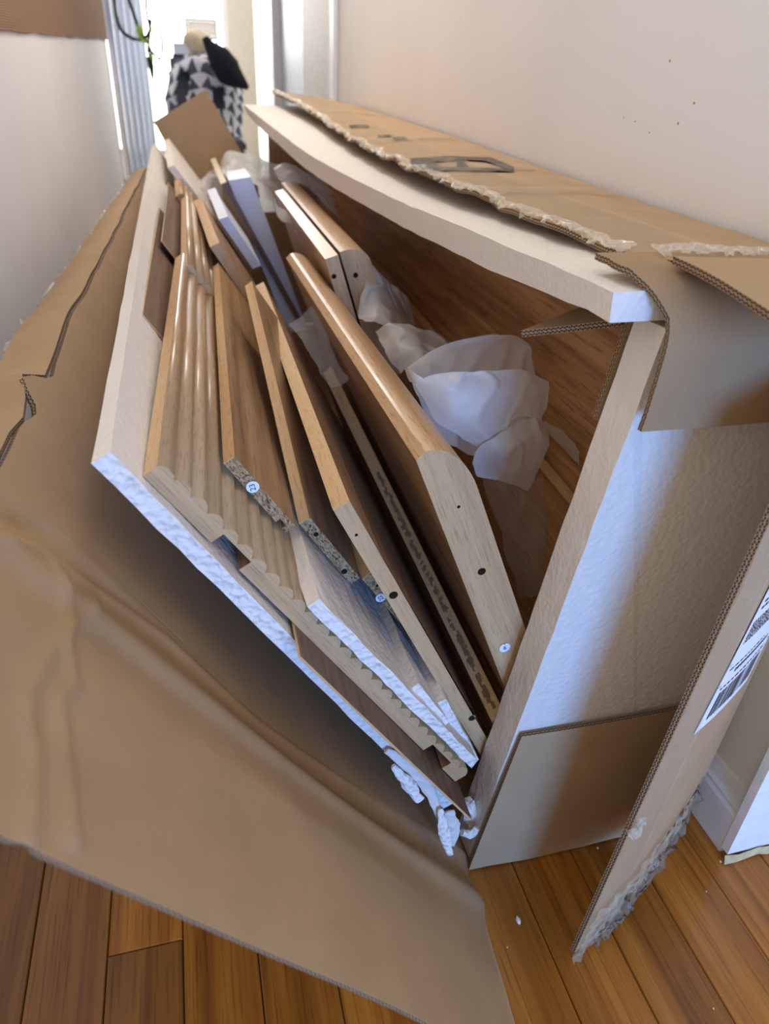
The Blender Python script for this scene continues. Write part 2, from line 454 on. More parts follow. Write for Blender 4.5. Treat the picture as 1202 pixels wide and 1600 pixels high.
# ================================================================== THE SETTING
WXR, WXL = 0.622, -0.315
fl = mesh('floor', [(-1.4, -0.6, -0.02), (1.6, -0.6, -0.02), (1.6, 7.2, -0.02), (-1.4, 7.2, -0.02),
                    (-1.4, -0.6, -0.012), (1.6, -0.6, -0.012), (1.6, 7.2, -0.012), (-1.4, 7.2, -0.012)],
          [(3, 2, 1, 0), (4, 5, 6, 7), (0, 1, 5, 4), (1, 2, 6, 5), (2, 3, 7, 6), (3, 0, 4, 7)], FLOORBASE, origin=(0, 0, 0))
tag(fl, 'glossy orange-brown oak strip floor under and in front of the cardboard box', kind='structure')
PITCH = 0.0815
def plank(x0, x1, y0, y1, mat):
    g, c, t = 0.0005, 0.0012, 0.0115
    x0 += g; x1 -= g; y0 += g; y1 -= g
    dz = random.uniform(-0.0004, 0.0003)
    v = [(x0, y0, -t), (x1, y0, -t), (x1, y1, -t), (x0, y1, -t),
         (x0, y0, -c + dz), (x1, y0, -c + dz), (x1, y1, -c + dz), (x0, y1, -c + dz),
         (x0 + c, y0 + c, dz), (x1 - c, y0 + c, dz), (x1 - c, y1 - c, dz), (x0 + c, y1 - c, dz)]
    f = [(0, 1, 5, 4), (1, 2, 6, 5), (2, 3, 7, 6), (3, 0, 4, 7), (4, 5, 9, 8), (5, 6, 10, 9), (6, 7, 11, 10), (7, 4, 8, 11), (8, 9, 10, 11)]
    r = random.uniform(0, 30)
    uv = [[(v[k][1] + r, v[k][0] + r) for k in q] for q in f]
    return mesh('plank', v, f, mat, None, uv, fl, False)
for k in range(-9, 11):
    x1 = 0.5735 - PITCH * k; x0 = x1 - PITCH
    cuts = [-0.35]
    y = -0.35 + random.uniform(0.25, 0.8)
    while y < 3.3: cuts.append(y); y += random.uniform(0.55, 1.1)
    cuts.append(3.4)
    if abs(x0 + 0.160) < 0.03: cuts = [-0.35, 0.472, 1.3, 2.4, 3.4]        # the joint seen left of the flap
    elif -0.32 < x0 < 0.6: cuts = [c for c in cuts if not (0.2 < c < 0.75)]
    for a, b in zip(cuts[:-1], cuts[1:]):
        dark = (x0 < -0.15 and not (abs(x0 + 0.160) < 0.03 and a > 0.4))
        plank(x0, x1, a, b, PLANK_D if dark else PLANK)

wr = box('wall_right', (WXR, 0.426, 0.0), (0.76, 3.12, 2.4), WALL_R, origin=(WXR, 0.426, 0)); tag(wr, 'smooth cream wall behind the box, right of the hallway', kind='structure')
for (x, y) in ((1047, 95), (1085, 161), (1060, 193), (993, 190), (1015, 207), (975, 184), (720, 30)):       # small chips in the paint
    p = onX(x, y, WXR - 0.0003)
    disc('paint_chip', p, 0.0017 if x > 1040 else 0.0009, (0, 0.5, 1), (0, 1, -0.4), 0.0003, plain('chip_stain', S(176, 140, 96)) if x > 1040 else INK_SOFT, wr, 7)
# white baseboard with a moulded top, turning the corner of the wall end
def base_profile(d=0.019): return [(0, 0.0), (-d, 0.0), (-d, 0.068), (-d * 0.86, 0.074), (-d * 0.86, 0.079), (-d * 0.62, 0.084), (-d * 0.3, 0.098), (0, 0.101)]
bb = prism('baseboard_right', [(WXR + 0.0005 + u, 0.426, z) for u, z in base_profile()], (0, 2.69, 0), [TRIM], origin=(WXR, 0.426, 0)); tag(bb, 'white painted baseboard with rounded moulding on the right wall', kind='structure')
be = box('baseboard_end', (WXR - 0.019, 0.414, 0.012), (0.76, 0.4258, 0.30), plain('trim_paint_bright', S(240, 240, 240), 0.5, 0.05, 60, 0.3, 60), origin=(WXR, 0.42, 0.012)); tag(be, 'chipped white trim block at the near corner of the right wall', kind='structure')
pl = mesh('trim_1', wobble(np.array([[(0.600 + 0.016 * i, 0.411 - 0.003 * j, 0.013 - 0.009 * j) for i in range(8)] for j in range(2)]), 0.006, 60, 3).reshape(-1, 3),
          [(i, i + 1, 9 + i, 8 + i) for i in range(7)], plain('old_plaster', S(196, 182, 140), 0.9, 0.2, 80), origin=(0.62, 0.41, 0.004)); tag(pl, 'crumbling yellowed plaster under the white corner trim', kind='structure')

wl = box('wall_left', (-0.45, 0.9, 0.0), (WXL, 4.87, 2.4), WALL_L, origin=(WXL, 0.9, 0)); tag(wl, 'plain pale wall along the left side of the hallway', kind='structure')
ce = box('ceiling', (-0.6, 0.1, 2.40), (1.6, 7.2, 2.46), plain('ceiling_paint', S(240, 236, 230), 0.8), origin=(0, 3, 2.4)); tag(ce, 'white hallway ceiling above the box, out of view', kind='structure')
wb = box('wall_back', (-1.4, -2.1, 0.0), (1.6, -2.0, 2.4), plain('wall_back_paint', S(196, 184, 170), 0.8), origin=(0, -2.05, 0)); tag(wb, 'wall of the room behind the photographer', kind='structure')
tr = box('trim_2', (-0.451, 4.871, 0.0), (WXL + 0.004, 4.90, 2.4), plain('trim_raw_edge', S(216, 186, 156), 0.7), origin=(WXL, 4.88, 0)); tag(tr, 'narrow tan edge strip at the far corner of the left wall', kind='structure')
# right side past the wall: casing, door leaf, white frame
t3 = box('trim_3', (WXR - 0.014, 3.121, 0.0), (0.70, 3.21, 2.2), TRIM, origin=(WXR, 3.12, 0), bev=0.003); tag(t3, 'white upright door casing at the far end of the cream wall', kind='structure')
w3 = box('wall_right_far', (WXR + 0.012, 3.215, 0.0), (0.76, 4.02, 2.3), plain('jamb_paint', S(214, 208, 198), 0.6), origin=(WXR, 3.2, 0)); tag(w3, 'greyish cream wall strip beyond the door casing', kind='structure')
d1 = box('door_1', (WXR + 0.02, 4.03, 0.0), (0.70, 4.86, 2.1), plain('door_paint', S(196, 204, 214), 0.45), origin=(WXR, 4.03, 0)); tag(d1, 'pale blue-grey door leaf seen edge-on past the casing', kind='structure')
t4 = box('trim_4', (WXR - 0.03, 4.87, 0.0), (0.72, 5.0, 2.2), TRIM, origin=(WXR, 4.87, 0), bev=0.004); tag(t4, 'bright white door frame upright beside the blue-grey door', kind='structure')
t5 = box('trim_5', (WXR - 0.012, 5.01, 0.0), (0.72, 6.0, 2.2), TRIM, origin=(WXR, 5.0, 0)); tag(t5, 'white panel between the door frame and the far wall', kind='structure')
GLOW, gnt, gb = newmat('daylight_pane')
em = gnt.nodes.new('ShaderNodeEmission'); em.inputs[0].default_value = (1.0, 1.0, 0.985, 1); em.inputs[1].default_value = 15.0
lk(gnt, em.outputs[0], gnt.nodes['Material Output'].inputs[0])
wf = box('wall_far', (0.50, 7.0, 0.0), (1.6, 7.12, 2.6), plain('wall_far_paint', S(226, 216, 196), 0.7), origin=(0.5, 7.0, 0)); tag(wf, 'cream wall at the far end, right of the bright window', kind='structure')
wf2 = box('wall_far_left', (-2.4, 7.0, 0.0), (-1.3, 7.12, 2.6), plain('wall_far_paint_b', S(226, 216, 196), 0.7), origin=(-1.3, 7.0, 0)); tag(wf2, 'far wall left of the bright window', kind='structure')
wn = thing('window_1', None, None, (-0.4, 7.05, 0.2)); tag(wn, 'tall overexposed window at the far end of the hallway', kind='structure')
box('pane', (-1.26, 7.06, 0.24), (0.46, 7.065, 2.56), GLOW, wn)
for a, b in (((-1.3, 7.02, 0.2), (-1.26, 7.1, 2.6)), ((0.46, 7.02, 0.2), (0.5, 7.1, 2.6)), ((-1.26, 7.02, 0.2), (0.46, 7.1, 0.24)), ((-1.26, 7.02, 2.56), (0.46, 7.1, 2.6))):
    box('window_frame', a, b, TRIM, wn)

# ================================================================== THE CARDBOARD BOX
YE, YF = 0.489, 2.75
P0 = V(0.273, YE, 0.0)
BX = thing('cardboard_box', 'long brown cardboard box split open on its side along the right wall', 'box', (0.42, 1.6, 0.0))
CM = [CARD, CARD_OUT, CEDGE]; CMo = [CARD_OUT, CARD, CEDGE]
TH = 0.006
# --- side panel fallen open to the left, hinged along the floor edge
near_prof = [(0.273, 0.006), (0.257, 0.035), (0.157, 0.150), (0.083, 0.243), (0.02, 0.335), (-0.051, 0.455), (-0.099, 0.534), (-0.145, 0.598)]
far_prof = [(0.273, 0.006), (0.25, 0.05), (0.19, 0.14), (0.12, 0.25), (0.05, 0.36), (0.0, 0.43), (-0.05, 0.50), (-0.095, 0.556)]
a = interp(near_prof, 26); b = interp(far_prof, 26)
edge_px = [(0, 740), (20, 690), (37, 655), (36, 615), (60, 597), (92, 570), (133, 483), (177, 400), (212, 320), (230, 266)]
NU = 90
ys = YE + (YF - YE) * (np.linspace(0, 1, NU) ** 1.6)
G = np.zeros((NU, 26, 3))
for i, y in enumerate(ys):
    f = (y - YE) / (YF - YE); pr = a * (1 - f) + b * f
    for j in range(26):
        s = j / 25
        k = s ** 5 * math.exp(-((y - 0.66) / 0.05) ** 2) * 0.013 * math.sin((y - 0.64) * 55) + 0.004 * s * nz((y, s, 0), 6)
        G[i, j] = (pr[j, 0] - 0.8 * k, y, pr[j, 1] + k)
side = sheet('side_panel', G[:, ::-1], TH, CM, BX, flip=True)
PANEL_TOP = G[:, -1].copy()
# --- flap of that panel, running on towards the camera in the same plane
NF, NC = 70, 150
G2 = np.zeros((NF, NC, 3)); a40 = interp(near_prof, NC); st = interp([(0.273, 0.004), (-0.150, 0.604)], NC)
_fn = np.cross(V(-0.418, 0, 0.6), V(0, 1, 0))
def flap_sf(px, py):
    p = onP(px, py, P0, _fn); return ((0.273 - p[0]) / 0.423, (YE - p[1]) / 0.2475)
CREASES = [([(77, 875), (100, 950), (98, 987), (110, 1062), (90, 1083), (100, 1178), (112, 1299)], 0.0042, 0.0045),
           ([(137, 925), (133, 954), (98, 983), (62, 1033), (42, 1074), (42, 1116), (54, 1158), (44, 1290)], 0.0038, 0.0045),
           ([(0, 838), (60, 850), (130, 900), (260, 985), (420, 1110), (600, 1235)], 0.0035, 0.006),
           ([(20, 800), (140, 845), (280, 960), (480, 1140), (640, 1262)], -0.003, 0.006)]
CREASES = [(np.array([flap_sf(*q) for q in c]) * [0.733, 0.2475], am, wd) for c, am, wd in CREASES]
def crease(s, f):
    p = np.array([s * 0.733, f * 0.2475]); h = 0.0
    for c, am, wd in CREASES:
        a, b = c[:-1], c[1:]; d = b - a; t = np.clip(((p - a) * d).sum(1) / (d * d).sum(1), 0, 1)
        q = np.linalg.norm(p - (a + d * t[:, None]), axis=1).min(); h += am * math.exp(-(q / wd) ** 2)
    return h
for i in range(NF):
    f = i / (NF - 1); y = YE - f * 0.2475
    for j in range(NC):
        s = j / (NC - 1); k = min(1, f * 2.2)
        p = a40[j] * (1 - k) + st[j] * k
        # roll of the crease, then creases pressed into the flap
        h = -0.007 * math.exp(-((f - 0.10) / 0.07) ** 2) * (1 - s * 0.5) + 0.005 * math.exp(-((f - 0.24) / 0.05) ** 2)
        h += crease(s, f) + 0.0025 * nz((s * 2, f * 2, 0), 1.6, 4); h *= min(1, f * 25)
        G2[i, j] = (p[0] + 0.82 * h - 0.02 * f * (1 - s) ** 4, y + 0.006 * math.sin(s * 5) * f, p[1] + 0.57 * h)
G2[..., 2] = np.maximum(G2[..., 2], 0.0065)
sheet('end_flap', G2[:, ::-1], 0.0035, CM, BX)
# --- outer strip folded outside that panel, with its torn tape
G3 = np.zeros((60, 5, 3)); top = interp(PANEL_TOP, 60, False)
for i in range(60):
    f = i / 59; w = 0.060 * (1 - 0.30 * f) * (0.55 + 0.45 * min(1, f * 9))
    for j in range(5):
        s = j / 4
        G3[i, j] = top[i] + V(-0.0052 - w * s, 0.0, -0.003 + 0.004 * s - 0.022 * s * s) + V(1, 0, 0.3) * 0.004 * nz((f * 30, s, 0), 1, 2) * s
of = sheet('outer_flap', G3, 0.005, CMo, BX, flip=True)
# bottom, right and top panels
sheet('bottom_panel', [[(x, y, 0.0045) for x in np.linspace(0.28, 0.55, 4)] for y in np.linspace(YE, YF, 8)], 0.004, CM, BX, flip=True)
sheet('back_panel', [[(0.552 + 0.058 * z / 0.70, y, 0.005 + z) for z in np.linspace(0, 0.70, 6)] for y in np.linspace(YE, YF, 8)], 0.005, CM, BX, flip=True)
edge_top = [onX(*p, 0.382) for p in ((1060, 408), (1000, 398), (940, 386), (870, 352), (780, 322), (700, 291), (640, 268), (620, 262), (540, 212))] + [onX(480, 170, 0.372), onY(425, 142, 2.75)]
edge_top = [V(*p) for p in edge_top]
for p in edge_top: p[2] = max(p[2], 0.722)
wall_top = [onX(1202, 378, 0.616), onX(1050, 330, 0.616), onX(900, 280, 0.616), onX(700, 210, 0.616), onX(600, 179, 0.616), onX(545, 160, 0.616)]
wall_top = [V(0.614, YE - 0.01, 0.712)] + wall_top
EL = interp(edge_top, 110); WL = interp(wall_top, 110)
WL = np.stack([np.full(110, 0.614), EL[:, 1], np.interp(EL[:, 1], WL[:, 1], WL[:, 2])], 1)
G4 = np.zeros((110, 16, 3))
for i in range(110):
    for j in range(16):
        s = j / 15; p = EL[i] * (1 - s) + WL[i] * s
        jag = (1 - s) ** 6 * (0.010 * nz((i * 0.33, 0, 0), 1, 5) + 0.005 * nz((i * 0.9, 3, 0), 1, 8))
        p = p + V(jag, 0, (1 - s) ** 4 * 0.006 * nz((i * 0.25, 9, 0), 1) + 0.0022 * nz((p[1] * 9, s * 3, 0), 1.3) + 0.004 * math.sin(math.pi * s))
        G4[i, j] = p
tp = sheet('top_panel', G4, 0.006, CMo, BX, flip=True)
TOPG = G4
def top_at(x, y, lift=0.001):
    i = int(np.argmin(np.abs(TOPG[:, 8, 1] - y))); r = TOPG[i]; j = np.argmin(np.abs(r[:, 0] - x))
    return V(x, y, r[j, 2] + lift)
# outer top flap sticking out towards the camera, and the inner one bent down over the foam end
Gt = [[V(0.374 + 0.24 * s, YE + 0.02 - 0.21 * f, 0.7385 - 0.012 * s * 0.6 - 0.030 * f * f + (0.0015 * nz((s * 4, f * 4, 1), 1)) - 0.004 * f) for s in np.linspace(0, 1, 8)] for f in np.linspace(0, 1, 12)]
sheet('top_end_flap', Gt, 0.006, CMo, BX)
yz = interp([(0.56, 0.731), (0.52, 0.730), (0.495, 0.7245), (0.474, 0.709), (0.464, 0.692), (0.458, 0.660), (0.4535, 0.613)], 20)
xl = np.interp(np.linspace(0, 1, 20), [0, 0.2, 0.38, 0.52, 0.62, 1], [0.335, 0.335, 0.343, 0.354, 0.354, 0.3435])
Gi = [[V(xl[k] + (0.606 - xl[k]) * s, yz[k][0] + 0.0012 * nz((k * 0.6, s * 6, 0), 1), yz[k][1] + (0.002 * nz((k * 0.9, 2, 0), 1) if s == 0 else 0)) for s in np.linspace(0, 1, 10)] for k in range(20)]
sheet('inner_top_flap', Gi, 0.0055, CM, BX)
# bottom end flap folded up against the foam end
bl0, bl1 = onY(733, 1342, 0.478), onY(815, 1150, 0.482)
Gb = [[V((bl0[0] * (1 - f) + bl1[0] * f) * (1 - s) + (0.55 + 0.02 * f) * s, 0.474 + 0.007 * f - 0.012 * s * (1 - s), 0.004 + f * (bl1[2] - 0.004) + 0.003 * nz((s * 5, f * 2, 0), 1) * (f < 0.01)) for s in np.linspace(0, 1, 12)] for f in np.linspace(0, 1, 8)]
sheet('bottom_end_flap', Gb, 0.0055, CMo, BX, flip=True)
# right end flap standing ajar in front of the foam end, with shipping label and torn tape
FB, FT = V(0.347, 0.347, 0.004), V(0.405, 0.360, 0.60)         # free edge bottom / top
HB, HT = V(0.548, 0.448, 0.012), V(0.606, 0.470, 0.70)         # hinge edge
def rf(s, f, lift=0.0):
    p = (FB * (1 - f) + FT * f) * (1 - s) + (HB * (1 - f) + HT * f) * s
    n = np.cross(FT - FB, HB - FB); n /= np.linalg.norm(n)
    if n[1] > 0: n = -n
    return p + n * (0.006 * math.sin(math.pi * min(1, s * 1.1)) * (1 - 0.5 * f) + lift)
RFN = np.cross(FT - FB, HB - FB); RFN /= np.linalg.norm(RFN); RFN = -RFN if RFN[1] > 0 else RFN
FMIN = lambda s: 0.02 + 0.035 * max(0, nz((s * 9, 1, 0), 1, 3)) + 0.10 * max(0, s - 0.35) ** 1.2
Gr = [[rf(s, FMIN(s) + (1 - FMIN(s)) * f) + V(0, 0, 0.003) * nz((f * 8, s * 3, 2), 1) for s in np.linspace(0, 1, 14)] for f in np.linspace(0, 1.05, 30)]
rflap = sheet('label_end_flap', Gr, 0.0055, CMo, BX, flip=True)
# tape along its free edge (wrapped round), crumpled at the bottom
Gtp = [[rf(s, f, 0.0014 + 0.0012 * nz((f * 25, s * 40, 0), 1)) for s in np.linspace(-0.006, 0.30, 10)] for f in np.linspace(0.0, 1.0, 60)]
surf('packing_tape', Gtp, TAPE, rflap)
Gtp2 = wobble([[rf(s, -0.008 + 0.15 * f + 0.07 * s, 0.003 + 0.003 * f) for s in np.linspace(0.0, 0.8, 60)] for f in np.linspace(0, 1, 16)], 0.007, 90, 2)
Gtp2[..., 2] = np.maximum(Gtp2[..., 2], 0.001)
surf('packing_tape', Gtp2, TAPE, rflap)
Gtp3 = wobble([[rf(0.12 + 0.86 * u, 0.0 + 0.12 * u ** 1.5 + (0.04 + 0.035 * abs(math.sin(u * 7))) * f, 0.008 - 0.006 * f) for u in np.linspace(0, 1, 80)] for f in np.linspace(0, 1, 12)], 0.011, 100, 6)
Gtp3[..., 2] = np.maximum(Gtp3[..., 2], 0.001)
torn = surf('torn_paper', Gtp3, film_mat('torn_paper_layer', S(150, 134, 116), 0.8, 0.3, 200, 0.8), rflap)
tuft = wobble([[rf(-0.012 + 0.07 * u, 0.365 + 0.03 * f, 0.004 + 0.003 * math.sin(u * 9)) for u in np.linspace(0, 1, 8)] for f in np.linspace(0, 1, 6)], 0.012, 140, 9)
surf('packing_tape', tuft, TAPE_W, rflap)
# shipping label on the flap
def pix(p):
    c = M.T @ (np.array(p) - CAM); return np.array([CX + FP * c[0] / c[2], CY + FP * c[1] / c[2]])
def flap_find(px, py):
    x = np.array([0.5, 0.4])
    for _ in range(25):
        r = pix(rf(*x)) - [px, py]; J = np.stack([(pix(rf(x[0] + 1e-4, x[1])) - pix(rf(*x))) / 1e-4, (pix(rf(x[0], x[1] + 1e-4)) - pix(rf(*x))) / 1e-4], 1)
        x = x - np.linalg.solve(J, r) * 0.7
    return x
l0, l1, l2 = flap_find(1083, 1146), flap_find(1165, 1062), flap_find(1202, 914)
lp = lambda u, v, d=0.0: rf(*(l0 + (l1 - l0) * u + (l2 - l0) * v * 1.3), 0.0016 + d)
lab = sheet('shipping_label', [[lp(u, v) for u in np.linspace(0, 1, 8)] for v in np.linspace(0, 1, 8)], 0.0004, [WHITE_PAPER] * 3, rflap, flip=True)
if True:
    vs, fs = [], []
    def bar(u0, u1, v0, v1):
        n = len(vs); vs.extend([lp(u0, v0, 0.0004), lp(u1, v0, 0.0004), lp(u1, v1, 0.0004), lp(u0, v1, 0.0004)]); fs.append((n, n + 1, n + 2, n + 3))
    u = 0.10
    while u < 0.90:
        wd = random.choice([0.008, 0.012, 0.02, 0.028]); bar(u, u + wd, 0.05, 0.20); u += wd + random.choice([0.008, 0.014, 0.022])
    mesh('barcode', vs, fs, INK, None, None, lab, False); vs, fs = [], []
    def dashes(v0, h, u0, u1, mn, mx, gap):
        u = u0
        while u < u1: wd = random.uniform(mn, mx); bar(u, min(u1, u + wd), v0, v0 + h); u += wd + gap
    dashes(0.225, 0.010, 0.06, 0.92, 0.03, 0.08, 0.02); dashes(0.285, 0.022, 0.2, 0.85, 0.025, 0.035, 0.018)
    dashes(0.33, 0.008, 0.06, 0.7, 0.03, 0.08, 0.02)
    for r in range(9): dashes(0.47 + r * 0.013, 0.009, 0.05, 0.95, 0.012, 0.04, 0.014)
    for r in range(5): dashes(0.64 + r * 0.035, 0.014, 0.06, random.uniform(0.5, 0.9), 0.03, 0.08, 0.02)
    bar(0.0, 1.0, 0.255, 0.259); bar(0, 1, 0.37, 0.373)
    mesh('label_print', vs, fs, INK, None, None, lab, False)
# far end: one flap standing up
fq = [onY(240, 190, 2.78), onY(322, 140, 2.76), onY(380, 242, 2.72), onY(296, 296, 2.72)]
sheet('far_end_flap', [[(fq[0] * (1 - s) + fq[1] * s) * (1 - f) + (fq[3] * (1 - s) + fq[2] * s) * f for s in np.linspace(0, 1, 6)] for f in np.linspace(0, 1, 6)], 0.005, CM, BX)
sheet('far_end_panel', [[V(0.06 + 0.5 * s, 2.755, 0.01 + 0.52 * f) for s in np.linspace(0, 1, 5)] for f in np.linspace(0, 1, 5)], 0.005, CM, BX)
sheet('far_end_flap', [[V(0.31 + 0.29 * q, 2.762, 0.45 + 0.26 * f) for q in np.linspace(0, 1, 5)] for f in np.linspace(0, 1, 5)], 0.005, CM, BX)
# printed marks on the top panel
def tprint(pxs):
    q = []
    for x, y in pxs:
        p = onZ(x, y, 0.725)
        for _ in range(8): p = onZ(x, y, 0.5 * p[2] + 0.5 * top_at(min(0.61, max(0.37, p[0])), p[1], 0.002)[2])
        q.append(p)
    c0, c1, c2, c3 = q; g = [[(c0 * (1 - s) + c1 * s) * (1 - f) + (c3 * (1 - s) + c2 * s) * f for s in np.linspace(0, 1, 7)] for f in np.linspace(0, 1, 4)]
    g = [[top_at(min(0.61, max(0.385, p[0])), p[1], 0.0028) for p in r] for r in g]
    surf('printed_mark', g, INK_SOFT, tp, smooth=False)
for q in ([(640, 248), (745, 246), (760, 252), (650, 256)], [(660, 262), (790, 264), (803, 268), (672, 268)], [(640, 250), (672, 250), (700, 268), (664, 266)], [(715, 251), (722, 250), (735, 264), (712, 266)], [(745, 246), (770, 247), (803, 262), (803, 268)]):
    tprint(q)
for q in ([(590, 212), (610, 211), (612, 213), (592, 215)], [(612, 215), (632, 214), (636, 217), (618, 219)], [(545, 196), (575, 196), (578, 199), (548, 199)], [(700, 200), (702, 200), (703, 202), (701, 202)]):
    tprint(q)
# torn clear tape along the ripped edges
def torn_tape(name, line, out, lift, w, amp, seed, parent, mat=TAPE_W, nv=7):
    line = np.array(line); n = len(line)
    g = np.zeros((n, nv, 3))
    for i in range(n):
        ww = w * (0.35 + 0.9 * abs(nz((i * 0.21, seed, 0), 1)) + 0.5 * abs(nz((i * 0.7, seed, 4), 1)))
        for j in range(nv):
            s = j / (nv - 1)
            g[i, j] = line[i] + np.array(out) * (ww * (s - 0.55)) + np.array(lift) * (1 - s) * 0.5
            g[i, j] += amp * s * V(nz((i * 0.8, j * 0.9, seed), 1), nz((i * 0.8, j * 0.9, seed + 7), 1), 1.2 * nz((i * 0.8, j * 0.9, seed + 3), 1))
    return surf(name, g, mat, parent, smooth=False)
torn_tape('torn_tape', interp(TOPG[4:, 0], 260, False) + V(0.004, 0, 0.002), (-1, 0, -0.3), (0, 0, 0.003), 0.020, 0.009, 1.3, tp)
Gtape = [[TOPG[i, j] + V(0, 0, 0.0022 + 0.002 * nz((i * 0.6, j * 1.1, 4), 1)) for j in range(0, 8)] for i in range(2, 110)]
surf('packing_tape', Gtape, TAPE, tp)
for (x0, x1, c) in ((0.38, 0.60, 0.93), (0.39, 0.58, 1.17), (0.42, 0.6, 1.62), (0.4, 0.6, 2.2)):
    surf('packing_tape', [[top_at(x, c + 0.03 * k + 0.12 * (x - x0), 0.003 + 0.0012 * nz((x * 40, k, c), 1)) for x in np.linspace(x0, x1, 12)] for k in range(3)], TAPE, tp)
# tape on the near flap edge
g = [[Gt[k][j] + V(-0.01 + 0.0, 0, 0.003 + 0.004 * abs(nz((k * 1.3, j, 0), 1))) for j in range(0, 4)] for k in range(12)]
torn_tape('torn_tape', interp([TOPG[2, j] + V(0, -0.004, 0.006) for j in range(0, 14)], 60), (0, -1, 0), (0, 0, 0.008), 0.022, 0.008, 4.4, tp)
torn_tape('torn_tape', interp(np.array(G3)[3:, -1], 170, False), (-0.9, 0, -0.2), (0, 0, 0.004), 0.024, 0.010, 8.1, of)

# ================================================================== FOAM
SO = np.array([-0.08, 0.605]); SW = np.array([0.53, -0.848]); SN = np.array([0.848, 0.53])
def stp(s, t, Y):
    p = SO + SW * s + SN * t; return V(p[0], Y, p[1])
def onT(px, py, t):
    r = ray(px, py); c = np.array([0, CAMH]) - SO; rn = np.array([r[0], r[2]]); k = (t - c @ SN) / (rn @ SN); return CAM + r * k
def rough_prism(name, prof, off, mats, parent=None, seg=None, cap=0, nl=24, ne=10, amp=0.0015, sc=45, origin=None, sag=None):
    """a foam slab: 4-corner near profile swept along off, subdivided and slightly uneven"""
    prof = np.array(prof, float)
    ring = []
    for k in range(4):
        a, b = prof[k], prof[(k + 1) % 4]; n = ne if np.linalg.norm(b - a) > 0.06 else 3
        for q in range(n): ring.append(a + (b - a) * q / n)
    ring = np.array(ring); N = len(ring)
    verts = []
    for i in range(nl + 1):
        f = i / nl
        for p in ring:
            q = p + np.array(off) * f
            if sag is not None: q = q + sag(f)
            verts.append(q + amp * V(nz(q, sc, 1), nz(q, sc, 5), nz(q, sc, 9)))
    faces = [(i * N + k, i * N + (k + 1) % N, (i + 1) * N + (k + 1) % N, (i + 1) * N + k) for i in range(nl) for k in range(N)]
    fm = [0] * len(faces)
    faces += [tuple(range(N - 1, -1, -1)), tuple(nl * N + k for k in range(N))]; fm += [min(1, len(mats) - 1)] * 2
    o = mesh(name, verts, faces, mats, fm, None, parent, False, origin); return fix_normals(o)

f1 = rough_prism('foam_sheet', [stp(0, 0, 0.487), stp(0.575, 0.006, 0.487), stp(0.575, 0.0205, 0.487), stp(0.0, 0.0165, 0.487)], (0.005, 2.2, 0.02), [FOAM, FOAM_R], nl=40, ne=24, amp=0.0012)
tag(f1, 'long white foam sheet leaning on the left cardboard panel, nearest end lit blue', 'foam sheet', 'foam packing sheets')
# foam end cap standing across the near end of the box
def capx(z): return 0.2745 + 0.1385 * z
f2 = rough_prism('foam_end_cap', [(capx(0.004), 0.489, 0.006), (capx(0.686), 0.489, 0.686), (0.605, 0.489, 0.690), (0.545, 0.489, 0.006)], (0.0, 0.045, -0.002), [FOAM, FOAM], nl=4, ne=26, amp=0.0010)
tag(f2, 'upright white foam end block with a blue light streak, closing the near box end', 'foam block', 'foam packing sheets')
# curved foam sheet along the top
up_px = [(959, 457), (880, 421), (800, 388), (700, 345), (600, 303), (486, 243), (425, 198), (380, 163)]
lo_px = [(954, 497), (880, 469), (800, 436), (700, 395), (600, 348), (486, 276), (430, 228), (386, 178)]
yy = [0.493, 0.575, 0.69, 0.90, 1.20, 1.72, 2.2, 2.72]
U = interp([onY(*p, y) for p, y in zip(up_px, yy)], 60); Lw = interp([onY(*p, y) for p, y in zip(lo_px, yy)], 60)
vs, fs, fm = [], [], []
NS = 8
for i in range(60):
    th = np.linalg.norm(U[i] - Lw[i]); th = min(max(th, 0.024), 0.034)
    for j in range(NS):
        s = j / (NS - 1); xr = 0.592
        p = U[i] * (1 - s) + V(xr, U[i][1], U[i][2] + 0.004) * s
        if i == 0 and False: pass
        p = p + V(0, 0, min(0, 0.7215 - (p[2])) if 0.46 < p[1] < 0.58 and p[0] > 0.33 else 0)
        p = p + 0.001 * V(nz(p, 40), nz(p, 40, 3), nz(p, 40, 6)); vs.append(p)
    for j in range(NS):
        s = j / (NS - 1); q = V(*Lw[i]); q = U[i] + (q - U[i]) / np.linalg.norm(q - U[i]) * th
        p = q * (1 - s) + V(0.592, q[1], q[2] + 0.004) * s
        if p[1] < 0.60 and p[0] > 0.33: p[2] = max(p[2], 0.6885)
        vs.append(p + 0.001 * V(nz(p, 40), nz(p, 40, 3), nz(p, 40, 6)))
R = 2 * NS
for i in range(59):
    for j in range(NS - 1):
        a = i * R + j; fs.append((a, a + 1, a + R + 1, a + R)); a += NS; fs.append((a + R, a + R + 1, a + 1, a))
    a = i * R; fs.append((a, a + R, a + R + NS, a + NS)); a += NS - 1; fs.append((a, a + NS, a + R + NS, a + R))
for i in (0, 59):
    for j in range(NS - 1): a = i * R + j; fs.append((a, a + NS, a + NS + 1, a + 1))
f3 = fix_normals(mesh('foam_sheet', vs, fs, FOAM, None, None, None, False))
tag(f3, 'curved white foam sheet arching under the torn cardboard top', 'foam sheet', 'foam packing sheets')
